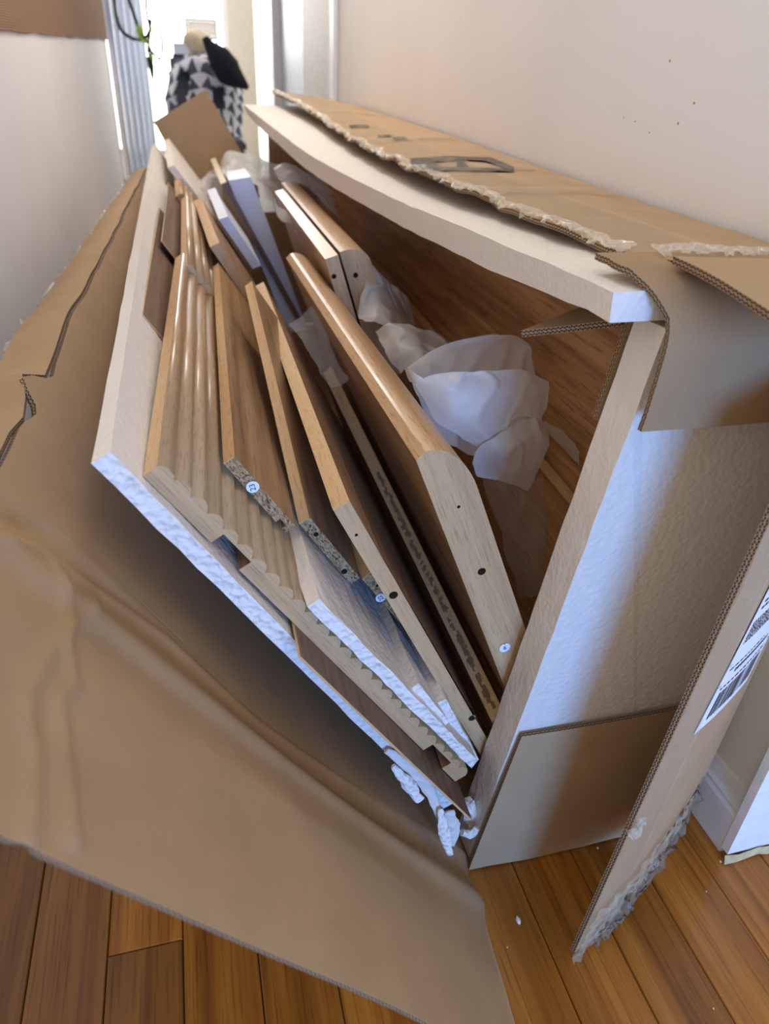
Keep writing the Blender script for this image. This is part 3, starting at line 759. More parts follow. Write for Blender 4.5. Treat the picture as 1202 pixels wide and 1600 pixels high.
# foam pieces between the fluted panel and the boards
f4 = rough_prism('foam_sheet', [stp(0.217, 0.0455, 0.492), stp(0.540, 0.0625, 0.492), stp(0.535, 0.0735, 0.492), stp(0.217, 0.0590, 0.492)], (0.0, 0.62, 0.0), [FOAM, FOAM_R], nl=20, ne=26, amp=0.002, sc=70)
tag(f4, 'thick foam slab with a ragged blue-lit end, lying on the fluted panel', 'foam sheet', 'foam packing sheets')
def stpx(px, py, Y): return onY(px, py, Y)
A_, B_ = onY(600, 958, 0.535), onY(618, 965, 0.535)
f5 = rough_prism('foam_strip', [onY(635, 1083, 0.502), onY(690, 1140, 0.502), onY(702, 1128, 0.502), onY(654, 1067, 0.502)], (-0.002, 0.30, 0.0), [FOAM, FOAM_R], nl=16, ne=18, amp=0.002, sc=70)
tag(f5, 'narrow foam strip wedged between the foam slab and the drilled board', 'foam strip', 'foam packing sheets')
f6 = rough_prism('foam_strip', [onY(680, 1100, 0.515), onY(737, 1200, 0.515), onY(748, 1186, 0.515), onY(697, 1092, 0.515)], (-0.006, 0.30, 0.0), [FOAM, FOAM_R], nl=16, ne=18, amp=0.002, sc=70)
tag(f6, 'short foam strip pressed against the left face of the drilled board', 'foam strip', 'foam packing sheets')

# ================================================================== PANELS AND BOARDS
def flute_profile(s0, width, t0, slope, Y, thick=0.0158, rise=0.0066, pitch=0.0196, grooves=()):
    """closed loop of a fluted panel end in the leaning stack's frame; returns points and side material slots"""
    pts = []; seg = []
    def P(s, t): return stp(s0 + s, t0 + slope * s + t, Y)
    pts.append(P(0, 0)); seg.append(1)
    pts.append(P(0, thick - 0.003)); seg.append(0)
    for k in range(1, 6):
        a = math.pi / 2 * k / 5
        pts.append(P(0.008 * (1 - math.cos(a)), thick - 0.003 + 0.0055 * math.sin(a))); seg.append(0)
    pts.append(P(0.014, thick + 0.0015)); seg.append(0)
    s = 0.0165
    while s + pitch <= width + 1e-6:
        for k in range(0, 8):
            a = k / 8
            pts.append(P(s + pitch * a, thick - 0.0012 + rise * (math.sin(math.pi * a) ** 0.85))); seg.append(0)
        s += pitch
    pts.append(P(s, thick - 0.001)); seg.append(1)
    w = s
    pts.append(P(w, 0)); seg.append(2)
    for (a, b, d) in sorted(grooves, reverse=True):
        if b < w:
            for q in ((b, 0), (b, d), (a, d), (a, 0)): pts.append(P(*q)); seg.append(2)
    return pts, seg
def fluted(label, s0, width, t0, slope, Y, off, grooves):
    pts, seg = flute_profile(s0, width, t0, slope, Y, grooves=grooves)
    t = thing('fluted_panel', label, 'fluted panel', np.array(pts)[:, :].min(0) * [0, 1, 0] + [pts[0][0], 0, min(p[2] for p in pts)], 'fluted oak panels')
    sm = [i for i in range(len(pts)) if seg[i] == 0]
    prism('panel', pts, off, [OAK_FLUTE, OAK_EDGE, OAK_FACE, OAK_END], t, seg, 3, smooth_segs=sm)
    return t
fluted('fluted oak panel with scalloped end nearest the camera, in the left of the stack', 0.034, 0.535, 0.0170, 0.034, 0.500, V(0.030, 0.74, 0.0), [(0.080, 0.117, 0.0125), (0.447, 0.492, 0.0125)])
fluted('second fluted oak panel farther back, lying on the end of the near one', 0.055, 0.13, 0.0475, 0.02, 1.165, V(0.012, 0.68, 0.004), [])
fluted('small fluted oak piece at the back of the left stack', 0.050, 0.10, 0.0495, 0.02, 1.87, V(0.0, 0.5, 0.01), [])

# thin hardboard backs on the foam sheet
def hardboard(label, s0, s1, t, Y0, L, th=0.0024):
    th_ = thing('hardboard_sheet', label, 'hardboard sheet', stp(s0, t, Y0) * [1, 1, 0] + [0, 0, stp(s1, t, 0)[2]], 'thin hardboard sheets')
    q = 0.030
    prism('panel', [stp(s0, t, Y0), stp(s1, t + (s1 - s0) * q, Y0), stp(s1, t + th + (s1 - s0) * q, Y0), stp(s0, t + th, Y0)], (0.012, L, 0.0), [HARD, OAK_EDGE], th_, [0, 1, 0, 1], 1)
    return th_
hardboard('thin brown hardboard sheet sticking out under the fluted panel end', 0.232, 0.575, 0.0205, 0.457, 0.55)
hardboard('thin dark hardboard sheet beside the fluted panel, leaning on the foam', 0.014, 0.23, 0.0185, 0.86, 0.75)
hardboard('thin dark hardboard sheet on top of its twin beside the fluted panel', 0.022, 0.23, 0.0360, 1.27, 0.7)

def board(label, A, B, C, off, endmat=CHIP, facemat=OAK_FACE, bandmat=OAK_EDGE, holes=(), name='board', cat='board', band=True, group='loose furniture boards', notch=None, endgrp=0):
    """A,B: the two top corners of the near end (thickness), C: lower corner below A; off: vector to far end"""
    A, B, C, off = (np.array(q, float) for q in (A, B, C, off))
    D = C + (B - A)
    w = (C - A) / np.linalg.norm(C - A); th = B - A
    lowest = min(A[2], B[2], C[2], D[2], (C + off)[2])
    t = thing(name, label, cat, V(A[0], A[1], lowest), group)
    A2, B2 = A + w * 0.0012, B + w * 0.0012
    if notch:
        n0, n1, nd_ = notch; L = np.linalg.norm(C - A)
        pr = [A2, B2, D, C, C - w * (L - n1), C - w * (L - n1) + th * nd_, C - w * (L - n0) + th * nd_, C - w * (L - n0)]
    else: pr = [A2, B2, D, C]
    prism('panel', pr, off, [facemat, endmat], t, [0] * len(pr), 1, holes=holes)
    if band:
        e = 0.0004; hb = off / np.linalg.norm(off) * e
        prism('edge_band', [A - hb, B - hb, B + w * 0.0011 - hb, A + w * 0.0011 - hb], off, [bandmat], t)
    return t
def sticker(t, c, r, num, ax1, ax2):
    nn = np.cross(ax1, ax2)
    s = disc('number_sticker', c, r, ax1, ax2, 0.0002, WHITE_PAPER, t)
    if (M.T @ nn)[2] > 0: nn = -nn
    text_mesh('numeral', num, c + nn / np.linalg.norm(nn) * 0.0006, r * 1.25, ax1, ax2, INK, s)
# board 23, 2nd and 3rd chipboard ends
Y = 0.59
A, B, C = onY(349, 724, Y), onY(366, 713, Y), onY(446, 832, Y)
t = board('dark oak board with raw chipboard end and round sticker 23', A, B, C, onZ(333, 416, A[2] + 0.004) - A, notch=(0.082, 0.092, 0.45))
wv = (C - A) / np.linalg.norm(C - A)
sticker(t, onY(395, 761, Y - 0.001), 0.0062, '23', -wv * 0.9 + V(0.25, 0, 0.5), V(-0.6, 0, 0.35))
Y = 0.605
A, B, C = onY(467, 818, Y), onY(483, 807, Y), onY(548, 913, Y)
far = onY(404, 540, 0.94)
wv = (C - A) / np.linalg.norm(C - A)
t = board('oak board with raw chipboard end just below the sticker 23 board', A, B, C, (far - A) * 1.5, holes=[(onY(494, 835, Y), 0.0028, 0.02), (onY(538, 893, Y), 0.0034, 0.02)])
Y = 0.60
A, B, C = onY(566, 905, Y), onY(579, 893, Y), onY(640, 990, Y)
t = board('small chipboard end with a number sticker, half hidden by the drilled board', A, B, C, V(-0.012, 0.60, 0.01), holes=[(onY(590, 915, Y), 0.0018, 0.02)])
wv = (C - A) / np.linalg.norm(C - A)
sticker(t, onY(595, 934, Y - 0.001), 0.0058, '22', -wv, V(-0.8, 0, 0.3))
# D: drilled board with oak-faced end
Y = 0.541
A, B, C = onY(520, 796, Y), onY(546, 782, Y), onY(756, 1188, Y)
offD = onZ(399, 447, A[2]) - A
board('tall oak board with three drilled holes in its grained end', A, B, C, offD, endmat=OAK_END, facemat=OAK_FACE,
      holes=[(onY(557, 836, Y), 0.0016, 0.02), (onY(615, 930, Y), 0.0048, 0.012), (onY(738, 1122, Y), 0.0048, 0.012)])
# H: low board between D and G, its long edge chipped
Y = 0.548
A, B = onY(769, 1128, Y), onY(788, 1113, Y)
farA = onY(505, 583, 1.22)
wv = V(0.32, 0, -0.947)
hb = board('low oak board with a chipped groove along its upper edge', A, B, A + wv * 0.13, farA - A, endmat=OAK_END, facemat=OAK_FACE)
vs, fs = [], []
offH = farA - A; mid = (A + B) / 2
for k in range(150):
    f = random.uniform(0.02, 0.62); c = mid + offH * f + (B - A) * random.uniform(-0.13, 0.13)
    u = offH / np.linalg.norm(offH) * random.uniform(0.0015, 0.005); v = (B - A) * random.uniform(0.06, 0.16); h = V(0, 0, random.uniform(0.0004, 0.0012))
    n = len(vs); vs += [c - u - v, c + u - v, c + u + v, c - u + v, c + h + u * 0.4]; fs += [(n, n + 1, n + 4), (n + 1, n + 2, n + 4), (n + 2, n + 3, n + 4), (n + 3, n, n + 4)]
tag(mesh('chip_flakes', vs, fs, CHIP, None, None, hb, False), kind='stuff')
# G: thick board with bullnose top
Y = 0.546
A, C = onY(650, 719, Y), onY(806, 1118, Y)
T1 = onY(741, 746, Y)
wv = (C - A) / np.linalg.norm(C - A); nv_ = V(-wv[2], 0, wv[0]); thk = (T1 - A) @ nv_
prof = [A]
s_r = (T1 - A) @ wv
for k in range(0, 11):
    a = math.pi / 2 * k / 10
    prof.append(A + nv_ * (thk * 0.22 + thk * 0.78 * math.sin(a)) - wv * 0.004 + wv * ((s_r + 0.016) * (1 - math.cos(a))))
prof.append(C + nv_ * thk); prof.append(C)
prof = [np.array(p) for p in prof]
offG = onZ(447, 403, A[2]) - A
seg = [1] * 11 + [0, 0, 0]
tG = thing('bullnose_board', 'thick oak board with a rounded long edge and sticker 6 on its end', 'board', V(A[0], A[1], C[2]), 'loose furniture boards')
prism('panel', prof, offG, [OAK_FACE, OAK_NOSE, OAK_END], tG, seg, 2, smooth_segs=range(1, 11),
      holes=[(onY(717, 792, Y), 0.0018, 0.02), (onY(753, 893, Y), 0.0046, 0.014)])
sticker(tG, onY(789, 1012, Y - 0.001), 0.0066, '6', V(0.9, 0, 0.2), V(-0.2, 0, 0.9))
text_mesh('numeral', '-', onY(789, 1006, Y - 0.0018), 0.008, V(0.9, 0, 0.2), V(-0.2, 0, 0.9), INK, tG)

# ---- second row of boards, farther along the box
def thickboard(label, pa, pt, Y, length, width, holes, skew=0.0, round_=True):
    A = onY(*pa, Y); T1 = onY(*pt, Y); wv = V(0.30, 0, -0.954); nv_ = V(0.954, 0, 0.30)
    thk = (T1 - A) @ nv_; C = A + wv * width
    pr = [A]; sg = []
    if round_:
        for k in range(0, 9):
            a = math.pi / 2 * k / 8
            pr.append(A + nv_ * (thk * 0.15 + thk * 0.85 * math.sin(a)) + wv * (0.030 * (1 - math.cos(a))))
    else: pr.append(A + nv_ * thk)
    nb = len(pr) - 1
    pr += [C + nv_ * thk, C]; sg = [1] * nb + [0, 0, 0]
    t = thing('thick_board', label, 'board', V(A[0], Y, C[2]), 'loose furniture boards')
    prism('panel', pr, V(skew, length, 0.0), [OAK_FACE, OAK_NOSE, OAK_END], t, sg, 2, smooth_segs=range(1, nb) if round_ else (), holes=[(onY(*h, Y), r, 0.015) for h, r in holes])
    return t
thickboard('rounded-corner oak board with one dark hole, standing behind the bullnose board', (531, 394), (577, 398), 1.20, 0.85, 0.24, [((556, 430), 0.0045)], 0.015)
thickboard('slim square-edged oak board with one dark hole beside the rounded-corner board', (508, 405), (528, 398), 1.17, 0.75, 0.22, [((522, 432), 0.0042)], 0.012, False)
A, B, C = onY(343, 287, 1.95), onY(352, 284, 1.95), onY(420, 420, 1.95)
t = board('thin dark board standing left of the bluish white box', onY(345, 288, 1.95), onY(354, 284, 1.95), onY(462, 500, 1.95), onY(329, 249, 2.55) - onY(345, 288, 1.95), endmat=HARD, bandmat=plain('pale_edge', S(214, 196, 170), 0.5))
A, B, C = onY(328, 386, 1.35), onY(343, 379, 1.35), onY(420, 520, 1.35)
board('short pale-edged oak board next to the second fluted panel', A, B, C, onZ(303, 314, A[2]) - A, endmat=OAK_END)
A, B, C = onY(357, 405, 1.62), onY(369, 396, 1.62), onY(440, 520, 1.62)
# white cartons / foam further back
def slab(name, label, cat, A, B, C, off, mat, group=None):
    A, B, C, off = (np.array(q, float) for q in (A, B, C, off))
    o = prism(name, [A, B, C + (B - A), C], off, [mat], None); tag(o, label, cat, group); return o
BLUEW = plain('white_carton', S(222, 226, 238), 0.5, 0.03, 20)
slab('white_carton', 'long bluish white carton standing among the far boards', 'carton', onY(357, 282, 1.98), onY(392, 276, 1.98), onY(450, 520, 1.98), onY(352, 268, 2.35) - onY(357, 282, 1.98), BLUEW)
slab('foam_offcut', 'small bluish white foam offcut low between two far boards', 'foam offcut', onY(342, 343, 1.72), onY(356, 338, 1.72), onY(395, 420, 1.72), V(-0.01, 0.3, 0.02), BLUEW, 'foam packing sheets')
slab('foam_sheet', 'second foam sheet standing at the far left end', 'foam sheet', onY(262, 262, 2.1), onY(272, 258, 2.1), onY(330, 350, 2.1), V(-0.01, 0.55, 0.02), FOAM, 'foam packing sheets')

# ---- right side: big warm panels standing against the back of the box
def upright(label, x0, z0, x1, z1, th, Y0, L, skew=(0, 0), mats=(OAK_PANEL, OAK_EDGE), name='wide_panel', y1=0):
    t = thing(name, label, 'board', V(x0, Y0, z0), 'loose furniture boards')
    prism('panel', [V(x0, Y0, z0), V(x0 + th, Y0, z0), V(x1 + th, Y0, z1), V(x1, Y0, z1)], V(skew[0], L, skew[1]), list(mats), t, [0, 0, 1, 0], 0)
    return t
upright('wide warm brown oak panel standing at the back of the box', 0.462, 0.30, 0.505, 0.640, 0.018, 0.56, 2.16, (0.0, 0.0))
upright('low oak board with a pale upper edge standing under the wide brown panel', 0.398, 0.04, 0.452, 0.378, 0.018, 0.56, 1.2, (0.0, 0.065))
upright('dark panel at the very back behind the wide brown panel', 0.512, 0.01, 0.545, 0.34, 0.015, 0.56, 1.9, (0.0, 0.0))
# cardboard insert behind the foam end
ci = thing('cardboard_insert', 'folded corrugated cardboard insert with a tab poking out behind the foam end block', 'cardboard', V(0.36, 0.56, 0.25))
sheet('insert_panel', [[V(capx(z) + 0.001 + 0.2 * s, 0.5415, z) for s in np.linspace(0, 1, 4)] for z in np.linspace(0.585, 0.678, 8)], 0.006, CM, ci, flip=True)
tb = [onY(814, 517, 0.66), onY(900, 507, 0.61), onY(972, 498, 0.565)]
tl = interp(tb, 12)
sheet('insert_tab', [[p + V(0.10 * s + 0.02 * s, 0.07 * s, 0.008 * s) for s in np.linspace(0, 1, 4)] for p in tl], 0.0065, CM, ci, flip=False)

# ================================================================== PLASTIC FOAM WRAP
def pr(Y, *pts): return [onY(x, y, Yk) for (x, y), Yk in zip(pts, (Y if hasattr(Y, '__len__') else [Y] * len(pts)))]
def wrap(label, surfs, base, amp=0.0015, sc=40, mat=WRAP, group='crumpled foam wrap'):
    t = thing('foam_wrap', label, 'foam wrap', base, group)
    for k, rows in enumerate(surfs):
        g = loft(rows, 44, 50); g = wobble(g, amp, sc, k * 3.1 + len(label))
        for ij in np.ndindex(g.shape[:2]):
            e = 1 - abs(nz(g[ij] * V(1, 1, 0.5), 26, k * 2.3 + 0.7)); g[ij] += V(0.15, -0.6, 0.3) * (0.008 * max(0, e - 0.72) / 0.28)
        surf('fold', g, mat, t)
    return t
wrap('large translucent foam wrap sheet rolled over at the top behind the bullnose board', [
    [pr(0.86, (634, 575), (680, 545), (737, 528), (787, 524), (822, 536), (836, 580)),
     pr(0.87, (640, 590), (690, 566), (740, 552), (790, 550), (826, 560), (838, 600)),
     pr(0.85, (650, 620), (700, 625), (745, 630), (790, 635), (830, 640), (842, 640)),
     pr(0.80, (690, 690), (715, 700), (740, 712), (780, 700), (815, 690), (840, 670))],
    [pr((0.80, 0.775, 0.765, 0.77, 0.79, 0.82), (632, 576), (642, 580), (655, 588), (668, 592), (690, 590), (720, 590)),
     pr((0.80, 0.775, 0.765, 0.77, 0.79, 0.82), (640, 596), (652, 604), (664, 600), (680, 598), (700, 596), (725, 594))],
    [pr((0.775, 0.755, 0.75, 0.755, 0.765, 0.79), (647, 601), (673, 586), (725, 581), (790, 579), (818, 579), (855, 598)),
     pr((0.765, 0.74, 0.735, 0.74, 0.76, 0.79), (662, 625), (695, 612), (740, 610), (790, 610), (825, 612), (853, 625)),
     pr((0.755, 0.735, 0.73, 0.74, 0.76, 0.785), (688, 664), (712, 648), (745, 645), (790, 640), (825, 640), (849, 645)),
     pr((0.745, 0.74, 0.735, 0.745, 0.76, 0.78), (747, 698), (752, 694), (768, 682), (790, 668), (815, 650), (845, 662))],
    [pr((0.74, 0.735, 0.735, 0.745, 0.765), (738, 724), (750, 696), (775, 680), (815, 655), (847, 655)),
     pr((0.738, 0.73, 0.725, 0.735, 0.76), (740, 726), (765, 712), (790, 702), (825, 692), (856, 682)),
     pr((0.738, 0.735, 0.73, 0.74, 0.755), (745, 742), (770, 738), (795, 736), (825, 732), (848, 712)),
     pr((0.735, 0.735, 0.735, 0.745, 0.75), (752, 746), (770, 750), (790, 755), (812, 762), (824, 766))],
], V(0.36, 0.78, 0.42))
wrap('dim sheet of foam wrap sagging deep in the box beside the low oak board', [
    [pr((0.80, 0.79, 0.78, 0.78), (742, 730), (780, 745), (820, 752), (850, 748)),
     pr((0.78, 0.76, 0.75, 0.76), (762, 780), (800, 775), (835, 785), (868, 790)),
     pr((0.74, 0.73, 0.72, 0.74), (785, 850), (815, 845), (845, 850), (868, 840)),
     pr((0.71, 0.70, 0.69, 0.70), (808, 930), (822, 935), (838, 930), (848, 900))]], V(0.33, 0.72, 0.25), 0.006, 30, WRAP_D)
wrap('crumpled foam wrap around the foot of the rounded-corner board', [
    [pr((1.22, 1.24, 1.26, 1.3), (576, 412), (600, 432), (622, 450), (642, 474)),
     pr((1.16, 1.18, 1.22, 1.28), (560, 486), (590, 464), (615, 470), (648, 516)),
     pr((1.10, 1.10, 1.14, 1.2), (568, 500), (600, 508), (625, 515), (652, 522))],
    [pr((1.08, 1.06, 1.06, 1.08), (585, 520), (605, 506), (650, 512), (705, 534)),
     pr((1.02, 1.00, 1.00, 1.02), (600, 545), (630, 535), (670, 545), (700, 552)),
     pr((0.97, 0.96, 0.95, 0.96), (625, 585), (640, 575), (660, 570), (690, 575))]], V(0.36, 1.1, 0.38), 0.006, 30)
wrap('strip of thin foam wrap between the drilled board and the bullnose board', [
    [pr((1.16, 1.16, 1.16), (450, 505), (468, 494), (486, 480)),
     pr((1.10, 1.10, 1.10), (470, 530), (488, 520), (506, 510)),
     pr((1.02, 1.02, 1.02), (494, 572), (512, 566), (524, 556)),
     pr((0.95, 0.95, 0.95), (514, 605), (530, 604), (545, 596))]], V(0.2, 1.05, 0.4), 0.003, 30, WRAP_D)
wrap('folded strip of foam wrap lying between the two brown panels', [
    [pr((0.80, 0.80), (850, 655), (850, 668)), pr((0.76, 0.76), (878, 678), (880, 700)), pr((0.72, 0.72), (906, 705), (904, 730))]], V(0.45, 0.76, 0.42), 0.003, 30, WRAP_T)
wrap('bunched white foam wrap around the far thin board', [
    [pr(2.45, (306, 285), (325, 270), (345, 262)), pr(2.42, (305, 300), (322, 292), (345, 290)), pr(2.40, (318, 318), (332, 316), (348, 312))],
    [pr(2.44, (345, 256), (352, 240), (385, 238), (420, 250), (448, 262)), pr(2.38, (350, 268), (375, 256), (400, 262), (425, 268), (450, 275)), pr(2.30, (395, 285), (405, 280), (415, 285), (430, 292), (452, 300)), pr(2.15, (410, 330), (420, 330), (428, 330), (436, 335), (445, 340))],
    ], V(0.15, 2.35, 0.55), 0.012, 18)
wrap('foam wrap stretched over the far ends of the two thick boards', [
    [pr(2.25, (425, 262), (455, 258), (490, 275), (520, 300)), pr(2.15, (432, 275), (460, 270), (492, 290), (522, 318)), pr(2.05, (445, 290), (470, 290), (500, 312), (530, 345))],
    [pr(1.75, (424, 300), (430, 318), (436, 330)), pr(1.70, (432, 318), (438, 336), (446, 346)), pr(1.65, (452, 342), (456, 352), (460, 356)), pr(1.62, (458, 362), (463, 366), (468, 362))]], V(0.28, 2.1, 0.55), 0.010, 20)

# ================================================================== FOAM SCRAPS AND CRUMBS
def scrap(label, pts, radii, Yk, flat=0.5, n=10, seed=0, mat=FOAM_R):
    P = interp([onY(x, y, Y) for (x, y), Y in zip(pts, Yk)], n + 4); R = np.interp(np.linspace(0, 1, n + 4), np.linspace(0, 1, len(radii)), radii)
    T = np.gradient(P, axis=0); T /= np.linalg.norm(T, axis=1, keepdims=True)
    vs, fs = [], []; K = 9
    for i in range(len(P)):
        a = np.cross(T[i], V(0, 1, 0)); a /= np.linalg.norm(a); b = np.cross(a, T[i])
        for k in range(K):
            th = 2 * math.pi * k / K; q = P[i] + R[i] * (math.cos(th) * a + flat * math.sin(th) * b)
            vs.append(q + 0.35 * R[i] * V(nz(q, 130, seed), nz(q, 130, seed + 4), nz(q, 130, seed + 8)))
    for i in range(len(P) - 1):
        for k in range(K): j = (k + 1) % K; fs.append((i * K + k, i * K + j, (i + 1) * K + j, (i + 1) * K + k))
    fs += [tuple(range(K - 1, -1, -1)), tuple((len(P) - 1) * K + k for k in range(K))]
    o = mesh('foam_scrap', vs, fs, mat, None, None, None, False); tag(o, label, 'foam scrap', 'broken foam scraps'); return o
scrap('elongated broken foam scrap under the left foam sheet end', [(614, 1196), (634, 1220), (656, 1250)], [0.003, 0.008, 0.005], (0.476, 0.474, 0.472), 0.5, seed=1)
scrap('curved foam strip peeling down to the box corner', [(604, 1172), (640, 1198), (668, 1230), (682, 1262), (690, 1285)], [0.004, 0.007, 0.008, 0.006, 0.003], (0.482, 0.480, 0.478, 0.476, 0.474), 0.35, 14, seed=2, mat=FOAM)
scrap('torn white foam flake hanging at the lowest corner of the flap crease', [(688, 1264), (694, 1300), (704, 1336)], [0.003, 0.0075, 0.003], (0.470, 0.462, 0.455), 0.4, seed=3)
scrap('grey thin foam shard beside the box corner', [(702, 1268), (709, 1300), (708, 1322)], [0.006, 0.009, 0.002], (0.482, 0.480, 0.478), 0.2, seed=4, mat=FOAM)
scrap('cream foam lump between the scalloped panel and the foam end block', [(730, 1254), (738, 1274), (742, 1290)], [0.008, 0.012, 0.007], (0.512, 0.512, 0.510), 0.8, seed=5)
scrap('crumbly foam piece at the very bottom of the box corner', [(722, 1300), (736, 1303), (746, 1293)], [0.004, 0.006, 0.004], (0.490, 0.490, 0.490), 0.8, seed=6)
scrap('small foam fragment stuck behind the scalloped panel corner', [(700, 1222), (712, 1236), (718, 1250)], [0.003, 0.005, 0.003], (0.500, 0.500, 0.500), 0.6, seed=7)
def crumb(label, x, y, r, seed, z=0.002):
    bm = bmesh.new(); bmesh.ops.create_icosphere(bm, subdivisions=2, radius=1)
    c = onZ(x, y, z)
    vs = [c + V(v.co.x * r * 0.55, v.co.y * r, max(-z, v.co.z * r * 0.5)) * (1 + 0.4 * nz(np.array(v.co), 1.7, seed)) for v in bm.verts]
    fs = [[v.index for v in f.verts] for f in bm.faces]; bm.free()
    o = mesh('foam_crumb', vs, fs, FOAM, None, None, None, False); tag(o, label, 'crumb', 'foam crumbs on the floor')
crumb('largest white foam crumb on the floor before the box corner', 810, 1438, 0.0048, 1)
crumb('tiny crumb on the floor close to the bottom flap', 934, 1325, 0.002, 2)
crumb('tiny crumb on the floor below the largest crumb', 793, 1480, 0.0012, 3)
crumb('tiny crumb on the floor near the baseboard corner', 1126, 1346, 0.002, 4)
crumb('tiny crumb on the floor right of the torn flap bottom', 1104, 1393, 0.0012, 5)
crumb('tiny crumb on the floor at the lower right', 1115, 1576, 0.0014, 6)

# ================================================================== BEHIND: BURLAP, RADIATOR, CHAIR, PLANT
BUR, nt, b = newmat('burlap_weave')
mp = uvmap(nt, 1, 1)
w1 = nd(nt, 'ShaderNodeTexWave', Scale=70.0, Distortion=0.6, bands_direction='X'); w2 = nd(nt, 'ShaderNodeTexWave', Scale=70.0, Distortion=0.6, bands_direction='Y')
for w_ in (w1, w2): lk(nt, mp.outputs[0], w_.inputs['Vector'])
mu = nd(nt, 'ShaderNodeMath', operation='ADD'); lk(nt, w1.outputs[1], mu.inputs[0]); lk(nt, w2.outputs[1], mu.inputs[1])
rr = ramp(nt, mu.outputs[0], [(0.2, S(110, 78, 50)), (0.9, S(160, 122, 86))]); lk(nt, rr.outputs[0], b.inputs['Base Color'])
b.inputs['Roughness'].default_value = 0.9; bump(nt, b, mu.outputs[0], 0.5, 0.002)
gb_ = []
for y in np.linspace(1.3, 5.0, 60):
    z0 = 0.895 + (0.955 - 0.895) * (y - 1.8) / 3.2 + 0.006 * nz((y * 5, 0, 0), 1)
    gb_.append([V(-0.3105 + 0.003 * nz((y * 3, k, 0), 1), y, z0 + (1.5 - z0) * k / 8) for k in range(9)])
bu = sheet('burlap_cloth', gb_, 0.002, [BUR] * 3); tag(bu, 'coarse brown burlap cloth hanging on the upper left wall', 'burlap cloth')
RADM = plain('radiator_paint', S(196, 202, 212), 0.28, 0.03, spec=0.6)
rd = thing('radiator', 'grey-white upright radiator columns past the left wall corner', 'radiator', V(-0.2, 5.3, 0.1))
for k, (x, Yk) in enumerate(((181, 5.05), (191, 5.25), (201, 5.45), (211, 5.65), (220, 5.85), (229, 6.05))):
    p = onY(x, 120, Yk)
    box('column', (p[0] - 0.020, p[1] - 0.035, 0.16), (p[0] + 0.020, p[1] + 0.035, 1.7), RADM, rd, bev=0.012)
pa, pb = onY(181, 120, 5.05), onY(229, 120, 6.05)
tube('header_pipe', [V(pa[0], pa[1], 0.2), V(pb[0], pb[1], 0.2)], 0.018, RADM, rd)
for s in (pa, pb): box('foot', (s[0] - 0.015, s[1] - 0.02, 0.0), (s[0] + 0.015, s[1] + 0.02, 0.17), RADM, rd)
# chair with a draped patterned blanket
CY_ = 5.45
DARK = plain('chair_dark_grey', S(92, 96, 104), 0.8)
ch = thing('chair', 'dark grey chair standing before the bright far window', 'chair', onY(320, 130, CY_) * [1, 1, 0])
c0 = onY(268, 130, CY_); c1 = onY(372, 130, CY_)
box('backrest', (c0[0], CY_, 0.42), (c1[0], CY_ + 0.06, 0.915), DARK, ch, bev=0.02)
box('seat', (c0[0], CY_ - 0.42, 0.40), (c1[0], CY_ + 0.02, 0.47), DARK, ch, bev=0.02)
for x in (c0[0] + 0.03, c1[0] - 0.03):
    for y in (CY_ - 0.39, CY_ + 0.03): box('leg', (x - 0.018, y - 0.018, 0), (x + 0.018, y + 0.018, 0.41), DARK, ch)
BLK, nt, b = newmat('triangle_blanket')
mp = uvmap(nt, 9, 9)
sx = nt.nodes.new('ShaderNodeSeparateXYZ'); lk(nt, mp.outputs[0], sx.inputs[0])
def M_(op, a, c=None):
    n = nd(nt, 'ShaderNodeMath', operation=op)
    for i, q in enumerate((a, c)):
        if q is None: continue
        if isinstance(q, (int, float)): n.inputs[i].default_value = q
        else: lk(nt, q, n.inputs[i])
    return n.outputs[0]
fx, fy = M_('FRACT', sx.outputs[0]), M_('FRACT', sx.outputs[1])
tri = M_('LESS_THAN', M_('ADD', M_('MULTIPLY', M_('ABSOLUTE', M_('SUBTRACT', fx, 0.5)), 2.0), fy), 0.92)
mx = nd(nt, 'ShaderNodeMix', data_type='RGBA'); lk(nt, tri, mx.inputs[0]); mx.inputs[6].default_value = (*S(226, 226, 232), 1); mx.inputs[7].default_value = (*S(84, 88, 100), 1)  # black triangles lifted to grey: veiling glare of the window put into the colour
lk(nt, mx.outputs[2], b.inputs['Base Color']); b.inputs['Roughness'].default_value = 0.9
rows = [pr(5.50, (276, 96), (290, 80), (312, 74), (340, 78), (360, 98), (372, 120)),
        pr((5.42, 5.36, 5.34, 5.34, 5.36, 5.42), (263, 120), (284, 98), (312, 92), (342, 100), (364, 116), (378, 138)),
        pr((5.42, 5.33, 5.30, 5.30, 5.33, 5.42), (259, 150), (282, 132), (312, 126), (342, 134), (364, 146), (380, 165)),
        pr((5.42, 5.34, 5.32, 5.32, 5.34, 5.42), (262, 190), (284, 180), (312, 178), (342, 182), (364, 186), (380, 200)),
        pr((5.42, 5.36, 5.36, 5.36, 5.36, 5.42), (266, 250), (284, 250), (312, 250), (342, 250), (362, 250), (379, 256))]
g = wobble(loft(rows, 40, 40), 0.03, 9, 3)
nu, nv = 40, 40
def inpoly(p, poly):
    x, y = p; c = False
    for (x0, y0), (x1, y1) in zip(poly, poly[1:] + poly[:1]):
        if (y0 > y) != (y1 > y) and x < (x1 - x0) * (y - y0) / (y1 - y0) + x0: c = not c
    return c
def toward(p):
    c = M.T @ (np.array(p) - CAM); return (CX + FP * c[0] / c[2], CY + FP * c[1] / c[2])
fs, uv = [], []
